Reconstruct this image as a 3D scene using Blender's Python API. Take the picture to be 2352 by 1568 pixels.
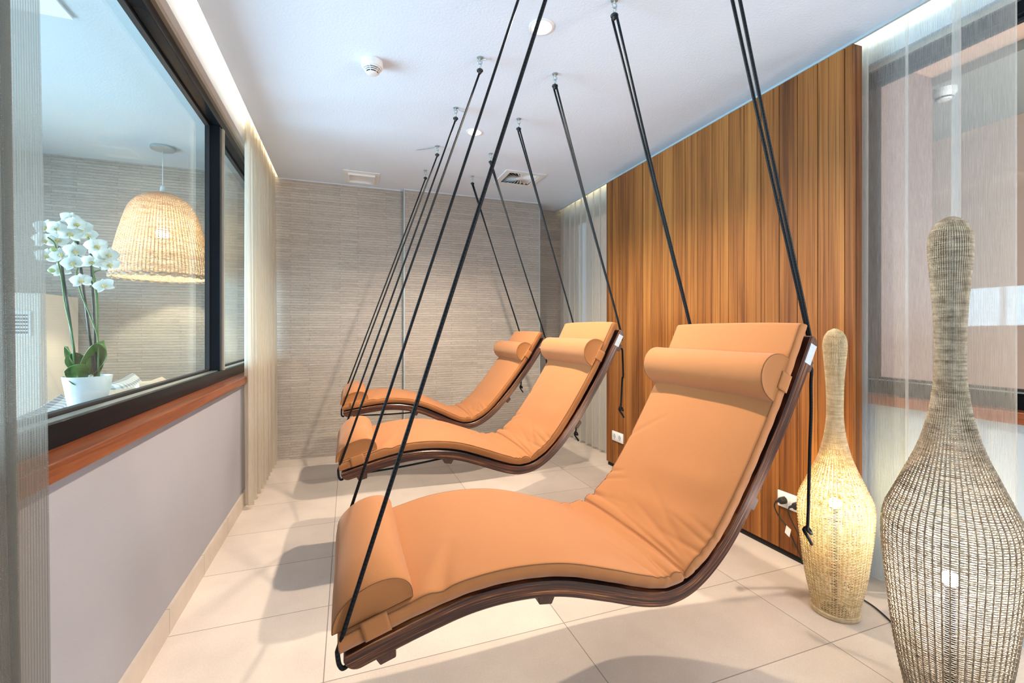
import bpy, bmesh, math, random
from mathutils import Vector, Matrix
import numpy as np
random.seed(7)
PI = math.pi
for o in list(bpy.data.objects):
    bpy.data.objects.remove(o, do_unlink=True)
scene = bpy.context.scene
col = scene.collection
H_CAM = 1.2
CEIL = 2.6

# ------------------------------------------------------------------ camera
cam_d = bpy.data.cameras.new('camera')
cam = bpy.data.objects.new('camera', cam_d)
col.objects.link(cam)
cam.location = (0, 0, H_CAM)
cam.rotation_euler = (PI / 2, 0, math.radians(-20))
cam_d.sensor_width = 36.0
cam_d.lens = 36.0 * 1033 / 2352
cam_d.shift_y = -26.0 / 2352
cam_d.clip_start = 0.02
scene.camera = cam

# ------------------------------------------------------------------ view + world
vs = scene.view_settings
vs.view_transform = 'Standard'
vs.look = 'None'
vs.gamma = 1.0
vs.use_curve_mapping = False
vs.exposure = 0.2
world = bpy.data.worlds.new('world')
scene.world = world
world.use_nodes = True
world.node_tree.nodes['Background'].inputs[0].default_value = (0.55, 0.75, 1.0, 1)
world.node_tree.nodes['Background'].inputs[1].default_value = 0.6

# ------------------------------------------------------------------ daylight of the left room, added fill lamps elsewhere
def area(name, loc, rot, sx, sy, power, color, spread=180):
    d = bpy.data.lights.new(name, 'AREA')
    d.shape = 'RECTANGLE'; d.size = sx; d.size_y = sy
    d.energy = power; d.color = color; d.spread = math.radians(spread)
    o = bpy.data.objects.new(name, d); col.objects.link(o)
    o.location = loc; o.rotation_euler = rot
    return o
COOL = (0.50, 0.74, 1.0)
area('cool_fill_back', (0.85, -2.12, 1.45), (PI / 2, 0, 0), 2.5, 1.9, 11, COOL)  # added cool fill behind the camera, no window known there
area('daylight_left_room', (-3.52, 2.5, 1.05), (PI / 2, 0, -PI / 2), 3.2, 1.5, 158, (0.62, 0.83, 1.0), 110)
area('fill_right_room', (3.27, -2.12, 1.45), (PI / 2, 0, 0), 1.0, 1.9, 170, (1.0, 0.91, 0.87))  # added pinkish fill to brighten the right room, source unseen
WARM = (1.0, 0.80, 0.60)
STRIP = 130.0          # cove strips
SPOT = 168.0           # down lights

# ------------------------------------------------------------------ materials
def nmat(name):
    m = bpy.data.materials.new(name); m.use_nodes = True
    nt = m.node_tree
    for n in list(nt.nodes): nt.nodes.remove(n)
    out = nt.nodes.new('ShaderNodeOutputMaterial')
    return m, nt, out
def N(nt, t, **kw):
    n = nt.nodes.new(t)
    for k, v in kw.items():
        if k.startswith('i_'):
            key = k[2:]
            n.inputs[int(key) if key.isdigit() else key.replace('_', ' ')].default_value = v
        else: setattr(n, k, v)
    return n
def L(nt, a, b): nt.links.new(a, b)
def c4(c): return (c[0], c[1], c[2], 1)
def ramp(nt, fac, stops):
    r = N(nt, 'ShaderNodeValToRGB')
    el = r.color_ramp.elements
    el[0].position, el[0].color = stops[0][0], c4(stops[0][1])
    el[1].position, el[1].color = stops[1][0], c4(stops[1][1])
    for p, c in stops[2:]:
        e = el.new(p); e.color = c4(c)
    L(nt, fac, r.inputs[0]); return r.outputs[0]
def coords(nt, scale=(1, 1, 1), loc=(0, 0, 0), rot=(0, 0, 0), kind='Object'):
    tc = N(nt, 'ShaderNodeTexCoord'); mp = N(nt, 'ShaderNodeMapping')
    mp.inputs['Scale'].default_value = scale; mp.inputs['Location'].default_value = loc
    mp.inputs['Rotation'].default_value = rot
    L(nt, tc.outputs[kind], mp.inputs[0]); return mp.outputs[0]
def noise(nt, vec, scale, detail=4, rough=0.55, dist=0.0):
    n = N(nt, 'ShaderNodeTexNoise'); n.inputs['Scale'].default_value = scale
    n.inputs['Detail'].default_value = detail; n.inputs['Roughness'].default_value = rough
    n.inputs['Distortion'].default_value = dist
    L(nt, vec, n.inputs['Vector']); return n.outputs['Fac']
def mathn(nt, op, a, b=None, c=None):
    n = N(nt, 'ShaderNodeMath', operation=op)
    for i, v in enumerate((a, b, c)):
        if v is None: continue
        if isinstance(v, (int, float)): n.inputs[i].default_value = v
        else: L(nt, v, n.inputs[i])
    return n.outputs[0]
def mixc(nt, fac, a, b, mode='MIX'):
    n = N(nt, 'ShaderNodeMix', data_type='RGBA', blend_type=mode)
    for s, v in ((0, fac), (6, a), (7, b)):
        if isinstance(v, (int, float)): n.inputs[s].default_value = v
        elif isinstance(v, tuple): n.inputs[s].default_value = c4(v)
        else: L(nt, v, n.inputs[s])
    return n.outputs[2]
def bumpn(nt, h, strength=0.3, dist=0.01):
    b = N(nt, 'ShaderNodeBump'); b.inputs['Strength'].default_value = strength
    b.inputs['Distance'].default_value = dist; L(nt, h, b.inputs['Height']); return b.outputs[0]
def principled(nt, out, color, rough=0.5, metal=0.0, normal=None, spec=0.5, extra=None):
    p = N(nt, 'ShaderNodeBsdfPrincipled')
    if isinstance(color, tuple): p.inputs['Base Color'].default_value = c4(color)
    else: L(nt, color, p.inputs['Base Color'])
    if isinstance(rough, (int, float)): p.inputs['Roughness'].default_value = rough
    else: L(nt, rough, p.inputs['Roughness'])
    p.inputs['Metallic'].default_value = metal
    p.inputs['Specular IOR Level'].default_value = spec
    if normal is not None: L(nt, normal, p.inputs['Normal'])
    for k, v in (extra or {}).items(): p.inputs[k].default_value = v
    L(nt, p.outputs[0], out.inputs[0]); return p
def plain(name, color, rough=0.5, metal=0.0, var=0.08, scale=20, bump=0.0, bscale=200, spec=0.5, extra=None):
    m, nt, out = nmat(name)
    v = coords(nt)
    c = mixc(nt, noise(nt, v, scale), tuple(x * (1 - var) for x in color), tuple(min(1, x * (1 + var)) for x in color))
    nm = bumpn(nt, noise(nt, v, bscale, 3), bump, 0.004) if bump else None
    principled(nt, out, c, rough, metal, nm, spec, extra); return m
def emit(name, color, strength):
    m, nt, out = nmat(name)
    e = N(nt, 'ShaderNodeEmission'); e.inputs[0].default_value = c4(color); e.inputs[1].default_value = strength
    L(nt, e.outputs[0], out.inputs[0]); return m

MAT = {}
MAT['ceiling'] = plain('white_plaster_cool_cast', (0.74, 0.83, 0.955), 0.9, 0, 0.02, 6, 0.35, 90)  # white plaster with the blue cast of cool light mixed into its colour
MAT['wall_grey'] = plain('blue_grey_paint', (0.34, 0.345, 0.39), 0.7, 0, 0.02, 6, 0.1, 160)
MAT['wall_white'] = plain('white_paint', (0.70, 0.71, 0.73), 0.75, 0, 0.02, 6, 0.1, 160)
MAT['wall_cool_cast'] = plain('white_paint_cool_cast', (0.42, 0.53, 0.64), 0.75, 0, 0.02, 6)  # white wall, the blue of cool light is put into the colour
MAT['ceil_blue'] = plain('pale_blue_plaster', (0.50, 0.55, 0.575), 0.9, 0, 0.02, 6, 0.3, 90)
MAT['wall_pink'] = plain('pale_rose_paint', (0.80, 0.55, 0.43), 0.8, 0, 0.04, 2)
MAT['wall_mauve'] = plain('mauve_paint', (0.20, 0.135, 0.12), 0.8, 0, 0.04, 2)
MAT['soffit'] = plain('grey_green_paint', (0.34, 0.36, 0.34), 0.8, 0, 0.05, 2)
MAT['plastic'] = plain('white_plastic', (0.82, 0.83, 0.84), 0.35, 0, 0.02, 10)
MAT['cream'] = plain('cream_lacquer', (0.80, 0.70, 0.60), 0.4, 0, 0.03, 3)
MAT['black'] = plain('black_gloss_frame', (0.008, 0.010, 0.013), 0.22, 0, 0.1, 10, 0, 200, 0.07)
MAT['black_matt'] = plain('black_rubber', (0.015, 0.015, 0.017), 0.55, 0, 0.2, 30)
MAT['void'] = plain('dark_void', (0.01, 0.01, 0.01), 0.9, 0, 0.1, 10)
MAT['rail'] = plain('champagne_metal', (0.55, 0.50, 0.42), 0.4, 0.7, 0.05, 20)
MAT['metal'] = plain('zinc_metal', (0.50, 0.58, 0.60), 0.35, 0.9, 0.15, 60)
MAT['alu'] = plain('pale_edge_trim', (0.50, 0.56, 0.58), 0.5, 0.2, 0.04, 20)
MAT['tag'] = plain('paper_tag', (0.52, 0.58, 0.64), 0.5, 0, 0.12, 120)
MAT['pot'] = plain('white_ceramic', (0.82, 0.86, 0.90), 0.25, 0, 0.02, 10)
MAT['soil'] = plain('bark_soil', (0.07, 0.045, 0.03), 0.9, 0, 0.5, 120, 0.6, 150)
MAT['stake'] = plain('dark_stake', (0.012, 0.03, 0.035), 0.35, 0, 0.1, 20)
MAT['sofa'] = plain('sofa_fabric', (0.50, 0.46, 0.43), 0.9, 0, 0.08, 40, 0.3, 300)
MAT['reflector'] = plain('downlight_reflector', (0.92, 0.88, 0.82), 0.25, 0.3, 0.02, 10)

def m_floor():
    m, nt, out = nmat('beige_floor_tiles')
    v = coords(nt, loc=(0.08, 0.16, 0))
    b = N(nt, 'ShaderNodeTexBrick'); b.offset = 0.0; b.squash = 1.0
    L(nt, v, b.inputs['Vector'])
    b.inputs['Scale'].default_value = 1.0; b.inputs['Brick Width'].default_value = 0.911
    b.inputs['Row Height'].default_value = 0.455; b.inputs['Mortar Size'].default_value = 0.0019
    b.inputs['Mortar Smooth'].default_value = 0.1
    b.inputs['Color1'].default_value = (0.63, 0.56, 0.50, 1); b.inputs['Color2'].default_value = (0.70, 0.63, 0.57, 1)
    b.inputs['Mortar'].default_value = (0.27, 0.24, 0.21, 1)
    n1 = noise(nt, v, 2.2, 6, 0.6); n2 = noise(nt, v, 160, 2, 0.6)
    f = mathn(nt, 'MULTIPLY_ADD', n1, 0.50, 0.73); f2 = mathn(nt, 'MULTIPLY_ADD', n2, 0.24, 0.88)
    t = mathn(nt, 'MULTIPLY', f, f2)
    cc = N(nt, 'ShaderNodeVectorMath', operation='SCALE'); L(nt, b.outputs[0], cc.inputs[0]); L(nt, t, cc.inputs['Scale'])
    nm = bumpn(nt, mathn(nt, 'SUBTRACT', n2, b.outputs['Fac']), 0.12, 0.002)
    principled(nt, out, cc.outputs[0], 0.42, 0, nm, 0.4); return m
MAT['floor'] = m_floor()
def m_skirt():
    m, nt, out = nmat('beige_tile_skirting')
    tc = N(nt, 'ShaderNodeTexCoord'); sx = N(nt, 'ShaderNodeSeparateXYZ'); L(nt, tc.outputs['Object'], sx.inputs[0])
    fr = mathn(nt, 'FRACT', mathn(nt, 'DIVIDE', mathn(nt, 'ADD', sx.outputs[1], 5.16), 0.4555))
    j = mathn(nt, 'LESS_THAN', fr, 0.008)
    c = mixc(nt, noise(nt, tc.outputs['Object'], 14), (0.50, 0.43, 0.37), (0.62, 0.55, 0.48))
    principled(nt, out, mixc(nt, j, c, (0.22, 0.19, 0.17)), 0.5); return m
MAT['skirting'] = m_skirt()

def m_stone():
    m, nt, out = nmat('split_face_stone')
    tc = N(nt, 'ShaderNodeTexCoord'); sx = N(nt, 'ShaderNodeSeparateXYZ'); L(nt, tc.outputs['Object'], sx.inputs[0])
    cx = N(nt, 'ShaderNodeCombineXYZ')
    L(nt, mathn(nt, 'ADD', sx.outputs[0], sx.outputs[1]), cx.inputs[0]); L(nt, sx.outputs[2], cx.inputs[1])
    v = cx.outputs[0]
    def brick(w, h, off):
        b = N(nt, 'ShaderNodeTexBrick'); L(nt, v, b.inputs['Vector']); b.offset = off
        b.inputs['Scale'].default_value = 1; b.inputs['Brick Width'].default_value = w; b.inputs['Row Height'].default_value = h
        b.inputs['Mortar Size'].default_value = 0.0011; b.inputs['Mortar Smooth'].default_value = 0.6
        b.inputs['Color1'].default_value = (0, 0, 0, 1); b.inputs['Color2'].default_value = (1, 1, 1, 1)
        b.inputs['Mortar'].default_value = (0.25, 0.25, 0.25, 1); b.inputs['Bias'].default_value = 0.0
        return b
    # the strips are ragged: bend the courses a little
    wob = N(nt, 'ShaderNodeVectorMath', operation='MULTIPLY_ADD'); nz_ = N(nt, 'ShaderNodeTexNoise'); nz_.inputs['Scale'].default_value = 9.0; nz_.inputs['Detail'].default_value = 4
    L(nt, v, nz_.inputs['Vector']); L(nt, nz_.outputs['Color'], wob.inputs[0]); wob.inputs[1].default_value = (0.05, 0.007, 0); L(nt, v, wob.inputs[2]); v = wob.outputs[0]
    b1 = brick(0.43, 0.0235, 0.37); b2 = brick(0.9, 0.094, 0.41)
    mp = N(nt, 'ShaderNodeMapping'); mp.inputs['Scale'].default_value = (14, 75, 1); L(nt, v, mp.inputs[0])
    n1 = noise(nt, mp.outputs[0], 1.0, 6, 0.65, 0.6)
    n2 = noise(nt, v, 70, 5, 0.7)
    n3 = noise(nt, v, 1.1, 3, 0.5)
    f = mathn(nt, 'MULTIPLY', b1.outputs[0], 0.13)
    f = mathn(nt, 'MULTIPLY_ADD', b2.outputs[0], 0.05, f)
    f = mathn(nt, 'MULTIPLY_ADD', n1, 0.5, f); f = mathn(nt, 'MULTIPLY_ADD', n2, 0.34, f)
    f = mathn(nt, 'MULTIPLY_ADD', n3, 0.16, mathn(nt, 'ADD', f, 0.06))
    c = ramp(nt, f, [(0.30, (0.25, 0.228, 0.205)), (0.92, (0.66, 0.60, 0.53)), (0.58, (0.45, 0.412, 0.37))])
    c = mixc(nt, mathn(nt, 'MULTIPLY', b1.outputs['Fac'], 0.42), c, (0.12, 0.11, 0.10))
    h = mathn(nt, 'MULTIPLY_ADD', n1, 0.7, mathn(nt, 'MULTIPLY', b1.outputs[0], 0.5)); h = mathn(nt, 'MULTIPLY_ADD', n2, 0.35, h)
    h = mathn(nt, 'MULTIPLY_ADD', b1.outputs['Fac'], -0.4, h)
    principled(nt, out, c, 0.85, 0, bumpn(nt, h, 0.9, 0.008), 0.3); return m
MAT['stone'] = m_stone()

def m_planks():
    # vertical teak boards: each board its own tone (mesh attribute), long vertical grain
    m, nt, out = nmat('teak_boards')
    at = N(nt, 'ShaderNodeAttribute', attribute_name='tone')
    tc = N(nt, 'ShaderNodeTexCoord'); av = N(nt, 'ShaderNodeVectorMath', operation='MULTIPLY_ADD')
    L(nt, at.outputs['Fac'], av.inputs[0]); av.inputs[1].default_value = (7.3, 3.1, 11.7); L(nt, tc.outputs['Object'], av.inputs[2])
    def mapped(s):
        mp = N(nt, 'ShaderNodeMapping'); mp.inputs['Scale'].default_value = s; L(nt, av.outputs[0], mp.inputs[0]); return mp.outputs[0]
    fine = noise(nt, mapped((220, 220, 3.0)), 1, 3, 0.6)
    band = noise(nt, mapped((22, 22, 0.5)), 1, 4, 0.6, 0.8)
    broad = noise(nt, mapped((9, 9, 0.5)), 1, 3, 0.5, 1.2)
    f = mathn(nt, 'MULTIPLY', band, 0.55); f = mathn(nt, 'MULTIPLY_ADD', broad, 0.45, f)
    f = mathn(nt, 'MULTIPLY_ADD', fine, 0.16, f)
    f = mathn(nt, 'MULTIPLY_ADD', at.outputs['Fac'], 0.36, mathn(nt, 'SUBTRACT', f, 0.20))
    c = ramp(nt, f, [(0.30, (0.050, 0.016, 0.006)), (0.80, (0.42, 0.175, 0.042)), (0.43, (0.15, 0.050, 0.012)), (0.58, (0.27, 0.098, 0.022))])
    ln = noise(nt, mapped((110, 110, 0.7)), 1, 2, 0.5, 0.4)
    c = mixc(nt, mathn(nt, 'MULTIPLY', mathn(nt, 'MINIMUM', mathn(nt, 'MAXIMUM', mathn(nt, 'MULTIPLY', mathn(nt, 'SUBTRACT', ln, 0.56), 9.0), 0.0), 1.0), 0.6), c, (0.055, 0.017, 0.007))
    principled(nt, out, c, 0.48, 0, bumpn(nt, fine, 0.12, 0.002), 0.25); return m
MAT['planks'] = m_planks()

def m_grain(name, dark, mid, light, axis_scale, rough=0.35):
    m, nt, out = nmat(name)
    v = coords(nt, scale=axis_scale)
    n1 = noise(nt, v, 1, 5, 0.6, 0.5); n2 = noise(nt, v, 5, 3, 0.6)
    f = mathn(nt, 'MULTIPLY_ADD', n2, 0.35, mathn(nt, 'MULTIPLY', n1, 0.75))
    c = ramp(nt, f, [(0.32, dark), (0.75, light), (0.52, mid)])
    principled(nt, out, c, rough, 0, bumpn(nt, n2, 0.06, 0.002), 0.5); return m
MAT['sill_wood'] = m_grain('reddish_sill_wood', (0.07, 0.016, 0.006), (0.19, 0.050, 0.015), (0.30, 0.095, 0.030), (30, 1.6, 60))
MAT['cleat'] = m_grain('dark_block_wood', (0.03, 0.012, 0.008), (0.07, 0.028, 0.016), (0.12, 0.05, 0.03), (60, 5, 60), 0.5)

def m_laminate():
    m, nt, out = nmat('laminated_rosewood')
    tc = N(nt, 'ShaderNodeTexCoord'); sx = N(nt, 'ShaderNodeSeparateXYZ'); L(nt, tc.outputs['UV'], sx.inputs[0])
    cx = N(nt, 'ShaderNodeCombineXYZ')
    L(nt, mathn(nt, 'MULTIPLY', sx.outputs[0], 2.6), cx.inputs[0]); L(nt, mathn(nt, 'MULTIPLY', sx.outputs[1], 190), cx.inputs[1])
    n1 = noise(nt, cx.outputs[0], 1, 4, 0.6, 0.35)
    c2 = N(nt, 'ShaderNodeCombineXYZ'); L(nt, mathn(nt, 'MULTIPLY', sx.outputs[0], 14), c2.inputs[0]); L(nt, mathn(nt, 'MULTIPLY', sx.outputs[1], 700), c2.inputs[1])
    n2 = noise(nt, c2.outputs[0], 1, 3, 0.6)
    f = mathn(nt, 'MULTIPLY_ADD', n2, 0.30, mathn(nt, 'MULTIPLY', n1, 0.85))
    c = ramp(nt, f, [(0.42, (0.012, 0.005, 0.004)), (0.75, (0.58, 0.28, 0.10)), (0.57, (0.050, 0.015, 0.008)), (0.655, (0.18, 0.055, 0.018))])
    principled(nt, out, c, 0.3, 0, None, 0.5); return m
MAT['laminate'] = m_laminate()

def m_fabric(name, base, var=0.06):
    m, nt, out = nmat(name)
    v = coords(nt)
    n = noise(nt, v, 260, 3, 0.7); n2 = noise(nt, v, 5, 3)
    c = mixc(nt, n2, tuple(x * (1 - var) for x in base), tuple(min(1, x * (1 + var)) for x in base))
    c = mixc(nt, n, c, tuple(min(1, x * 1.12) for x in base))
    h = mathn(nt, 'MULTIPLY_ADD', noise(nt, v, 900, 2), 0.4, n)
    principled(nt, out, c, 0.8, 0, bumpn(nt, h, 0.25, 0.0015), 0.25, {'Sheen Weight': 0.15, 'Sheen Roughness': 0.5}); return m
MAT['fabric'] = m_fabric('camel_suede_fabric', (0.385, 0.155, 0.051))
MAT['fabric_dark'] = m_fabric('camel_piping', (0.20, 0.080, 0.027))

def m_rope():
    m, nt, out = nmat('black_braided_rope')
    tc = N(nt, 'ShaderNodeTexCoord'); sx = N(nt, 'ShaderNodeSeparateXYZ'); L(nt, tc.outputs['UV'], sx.inputs[0])
    a = mathn(nt, 'SINE', mathn(nt, 'MULTIPLY_ADD', sx.outputs[1], 2 * PI, mathn(nt, 'MULTIPLY', sx.outputs[0], 620)))
    b = mathn(nt, 'SINE', mathn(nt, 'MULTIPLY_ADD', sx.outputs[1], -2 * PI, mathn(nt, 'MULTIPLY', sx.outputs[0], 620)))
    h = mathn(nt, 'MAXIMUM', a, b)
    c = ramp(nt, h, [(0.0, (0.003, 0.004, 0.005)), (1.0, (0.010, 0.013, 0.017))])
    principled(nt, out, c, 0.5, 0, bumpn(nt, h, 0.15, 0.001), 0.2); return m
MAT['rope'] = m_rope()

def m_sheer(name, color, open_=0.45, weave=None, slub=0.25, tint_t=(1, 1, 1), period=0.0032):
    """woven sheer cloth: threads that scatter light both ways, open gaps between them"""
    m, nt, out = nmat(name)
    tr = N(nt, 'ShaderNodeBsdfTransparent'); tr.inputs[0].default_value = c4(tint_t)
    df = N(nt, 'ShaderNodeBsdfDiffuse'); tl = N(nt, 'ShaderNodeBsdfTranslucent')
    tc = N(nt, 'ShaderNodeTexCoord'); sx = N(nt, 'ShaderNodeSeparateXYZ'); L(nt, tc.outputs['UV'], sx.inputs[0])
    cx = N(nt, 'ShaderNodeCombineXYZ'); L(nt, mathn(nt, 'MULTIPLY', sx.outputs[0], 520), cx.inputs[0]); L(nt, mathn(nt, 'MULTIPLY', sx.outputs[1], 9), cx.inputs[1])
    s = noise(nt, cx.outputs[0], 1, 3, 0.6)
    cc = mixc(nt, s, tuple(x * (1 - slub) for x in color), tuple(min(1, x * (1 + slub * .6)) for x in color))
    L(nt, cc, df.inputs[0]); L(nt, cc, tl.inputs[0])
    mx = N(nt, 'ShaderNodeMixShader'); mx.inputs[0].default_value = 0.45
    L(nt, df.outputs[0], mx.inputs[1]); L(nt, tl.outputs[0], mx.inputs[2])
    a = mathn(nt, 'MULTIPLY_ADD', mathn(nt, 'SUBTRACT', s, 0.5), 0.3, 1 - open_)
    if weave:
        k = 2 * PI / period
        w1 = mathn(nt, 'SINE', mathn(nt, 'MULTIPLY', sx.outputs[1], k))
        w2 = mathn(nt, 'SINE', mathn(nt, 'MULTIPLY', sx.outputs[0], k * 0.8))
        w = mathn(nt, 'MAXIMUM', w1, mathn(nt, 'MULTIPLY', w2, 0.8))
        a = mathn(nt, 'MULTIPLY_ADD', w, weave, a)
    a = mathn(nt, 'MINIMUM', mathn(nt, 'MAXIMUM', a, 0.05), 0.97)
    fin = N(nt, 'ShaderNodeMixShader'); L(nt, a, fin.inputs[0]); L(nt, tr.outputs[0], fin.inputs[1]); L(nt, mx.outputs[0], fin.inputs[2])
    L(nt, fin.outputs[0], out.inputs[0]); return m
MAT['sheer_left'] = m_sheer('sheer_linen', (0.72, 0.66, 0.56), 0.26, None, 0.2)
MAT['sheer_near'] = m_sheer('open_weave_linen', (0.26, 0.25, 0.22), 0.40, 0.34, 0.2, period=0.0026)
MAT['sheer_right'] = m_sheer('white_voile', (0.80, 0.81, 0.79), 0.70, 0.05, 0.10, period=0.0032)
MAT['sheer_far'] = m_sheer('cream_voile', (0.76, 0.72, 0.64), 0.34, None, 0.12)

def m_glass():
    m, nt, out = nmat('window_glass')
    tr = N(nt, 'ShaderNodeBsdfTransparent'); tr.inputs[0].default_value = (0.90, 0.97, 0.98, 1)
    gl = N(nt, 'ShaderNodeBsdfGlossy'); gl.inputs['Roughness'].default_value = 0.0
    lw = N(nt, 'ShaderNodeLayerWeight'); lw.inputs[0].default_value = 0.5
    f = mathn(nt, 'MULTIPLY_ADD', mathn(nt, 'POWER', lw.outputs['Facing'], 5.0), 0.94, 0.03)
    mx = N(nt, 'ShaderNodeMixShader'); L(nt, f, mx.inputs[0]); L(nt, tr.outputs[0], mx.inputs[1]); L(nt, gl.outputs[0], mx.inputs[2])
    L(nt, mx.outputs[0], out.inputs[0]); return m
MAT['glass'] = m_glass()

def m_rattan(name, a, b, transl=0.3):
    m, nt, out = nmat(name)
    v = coords(nt, scale=(14, 14, 160)); v2 = coords(nt, scale=(60, 60, 60))
    f = mathn(nt, 'MULTIPLY_ADD', noise(nt, v2, 1, 3), 0.45, mathn(nt, 'MULTIPLY', noise(nt, v, 1, 3, 0.6), 0.7))
    c = ramp(nt, f, [(0.36, a), (0.74, b)])
    df = N(nt, 'ShaderNodeBsdfPrincipled'); L(nt, c, df.inputs['Base Color']); df.inputs['Roughness'].default_value = 0.55
    df.inputs['Specular IOR Level'].default_value = 0.3
    tl = N(nt, 'ShaderNodeBsdfTranslucent'); L(nt, c, tl.inputs[0])
    mx = N(nt, 'ShaderNodeMixShader'); mx.inputs[0].default_value = transl
    L(nt, df.outputs[0], mx.inputs[1]); L(nt, tl.outputs[0], mx.inputs[2]); L(nt, mx.outputs[0], out.inputs[0]); return m
MAT['rattan_grey'] = m_rattan('grey_brown_rattan', (0.15, 0.10, 0.06), (0.52, 0.44, 0.32), 0.08)
MAT['rattan_blond'] = m_rattan('blond_rattan', (0.55, 0.40, 0.20), (0.86, 0.76, 0.54), 0.3)
MAT['rattan_shade'] = m_rattan('pale_wicker', (0.58, 0.45, 0.33), (0.90, 0.80, 0.68), 0.6)

def m_leaf(name, a, b, rough=0.35, tl_=0.25):
    m, nt, out = nmat(name)
    v = coords(nt); c = mixc(nt, noise(nt, v, 25, 3), a, b)
    p = N(nt, 'ShaderNodeBsdfPrincipled'); L(nt, c, p.inputs['Base Color']); p.inputs['Roughness'].default_value = rough
    t = N(nt, 'ShaderNodeBsdfTranslucent'); L(nt, c, t.inputs[0])
    mx = N(nt, 'ShaderNodeMixShader'); mx.inputs[0].default_value = tl_
    L(nt, p.outputs[0], mx.inputs[1]); L(nt, t.outputs[0], mx.inputs[2]); L(nt, mx.outputs[0], out.inputs[0]); return m
MAT['leaf'] = m_leaf('orchid_leaf', (0.04, 0.17, 0.015), (0.10, 0.32, 0.03))
MAT['stem'] = m_leaf('orchid_stem', (0.08, 0.22, 0.05), (0.16, 0.36, 0.09))
MAT['petal'] = m_leaf('orchid_petal', (0.86, 0.88, 0.84), (0.93, 0.93, 0.90), 0.5, 0.35)
MAT['lip'] = m_leaf('orchid_lip', (0.80, 0.62, 0.18), (0.90, 0.80, 0.45), 0.5, 0.2)
MAT['bud'] = m_leaf('orchid_bud', (0.45, 0.58, 0.22), (0.62, 0.72, 0.35), 0.5, 0.2)

def m_plaid(name, base, line):
    m, nt, out = nmat(name)
    tc = N(nt, 'ShaderNodeTexCoord'); sx = N(nt, 'ShaderNodeSeparateXYZ'); L(nt, tc.outputs['UV'], sx.inputs[0])
    a = mathn(nt, 'SINE', mathn(nt, 'MULTIPLY', sx.outputs[0], 170)); b = mathn(nt, 'SINE', mathn(nt, 'MULTIPLY', sx.outputs[1], 170))
    w = mathn(nt, 'MULTIPLY', mathn(nt, 'GREATER_THAN', a, 0.35), 0.5); w = mathn(nt, 'MULTIPLY_ADD', mathn(nt, 'GREATER_THAN', b, 0.35), 0.5, w)
    principled(nt, out, mixc(nt, w, base, line), 0.9, 0, None, 0.2); return m
MAT['plaid_blue'] = m_plaid('blue_grey_check_cloth', (0.72, 0.78, 0.84), (0.22, 0.27, 0.33))
MAT['plaid_cream'] = m_plaid('cream_check_cloth', (0.78, 0.62, 0.48), (0.86, 0.72, 0.58))

MAT['led'] = emit('warm_led', (1.0, 0.78, 0.48), STRIP)
MAT['led_soft'] = emit('soft_warm_led', (1.0, 0.70, 0.36), 48.0)
MAT['bulb_warm'] = emit('warm_bulb', (1.0, 0.76, 0.32), 950.0)
MAT['bulb_cool'] = emit('cool_bulb', (1.0, 0.92, 0.90), 1500.0)
MAT['bulb_pend'] = emit('pendant_bulb', (1.0, 0.80, 0.54), 700.0)
MAT['spot_face'] = emit('downlight_lamp', (1.0, 0.90, 0.78), 14.0)

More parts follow.
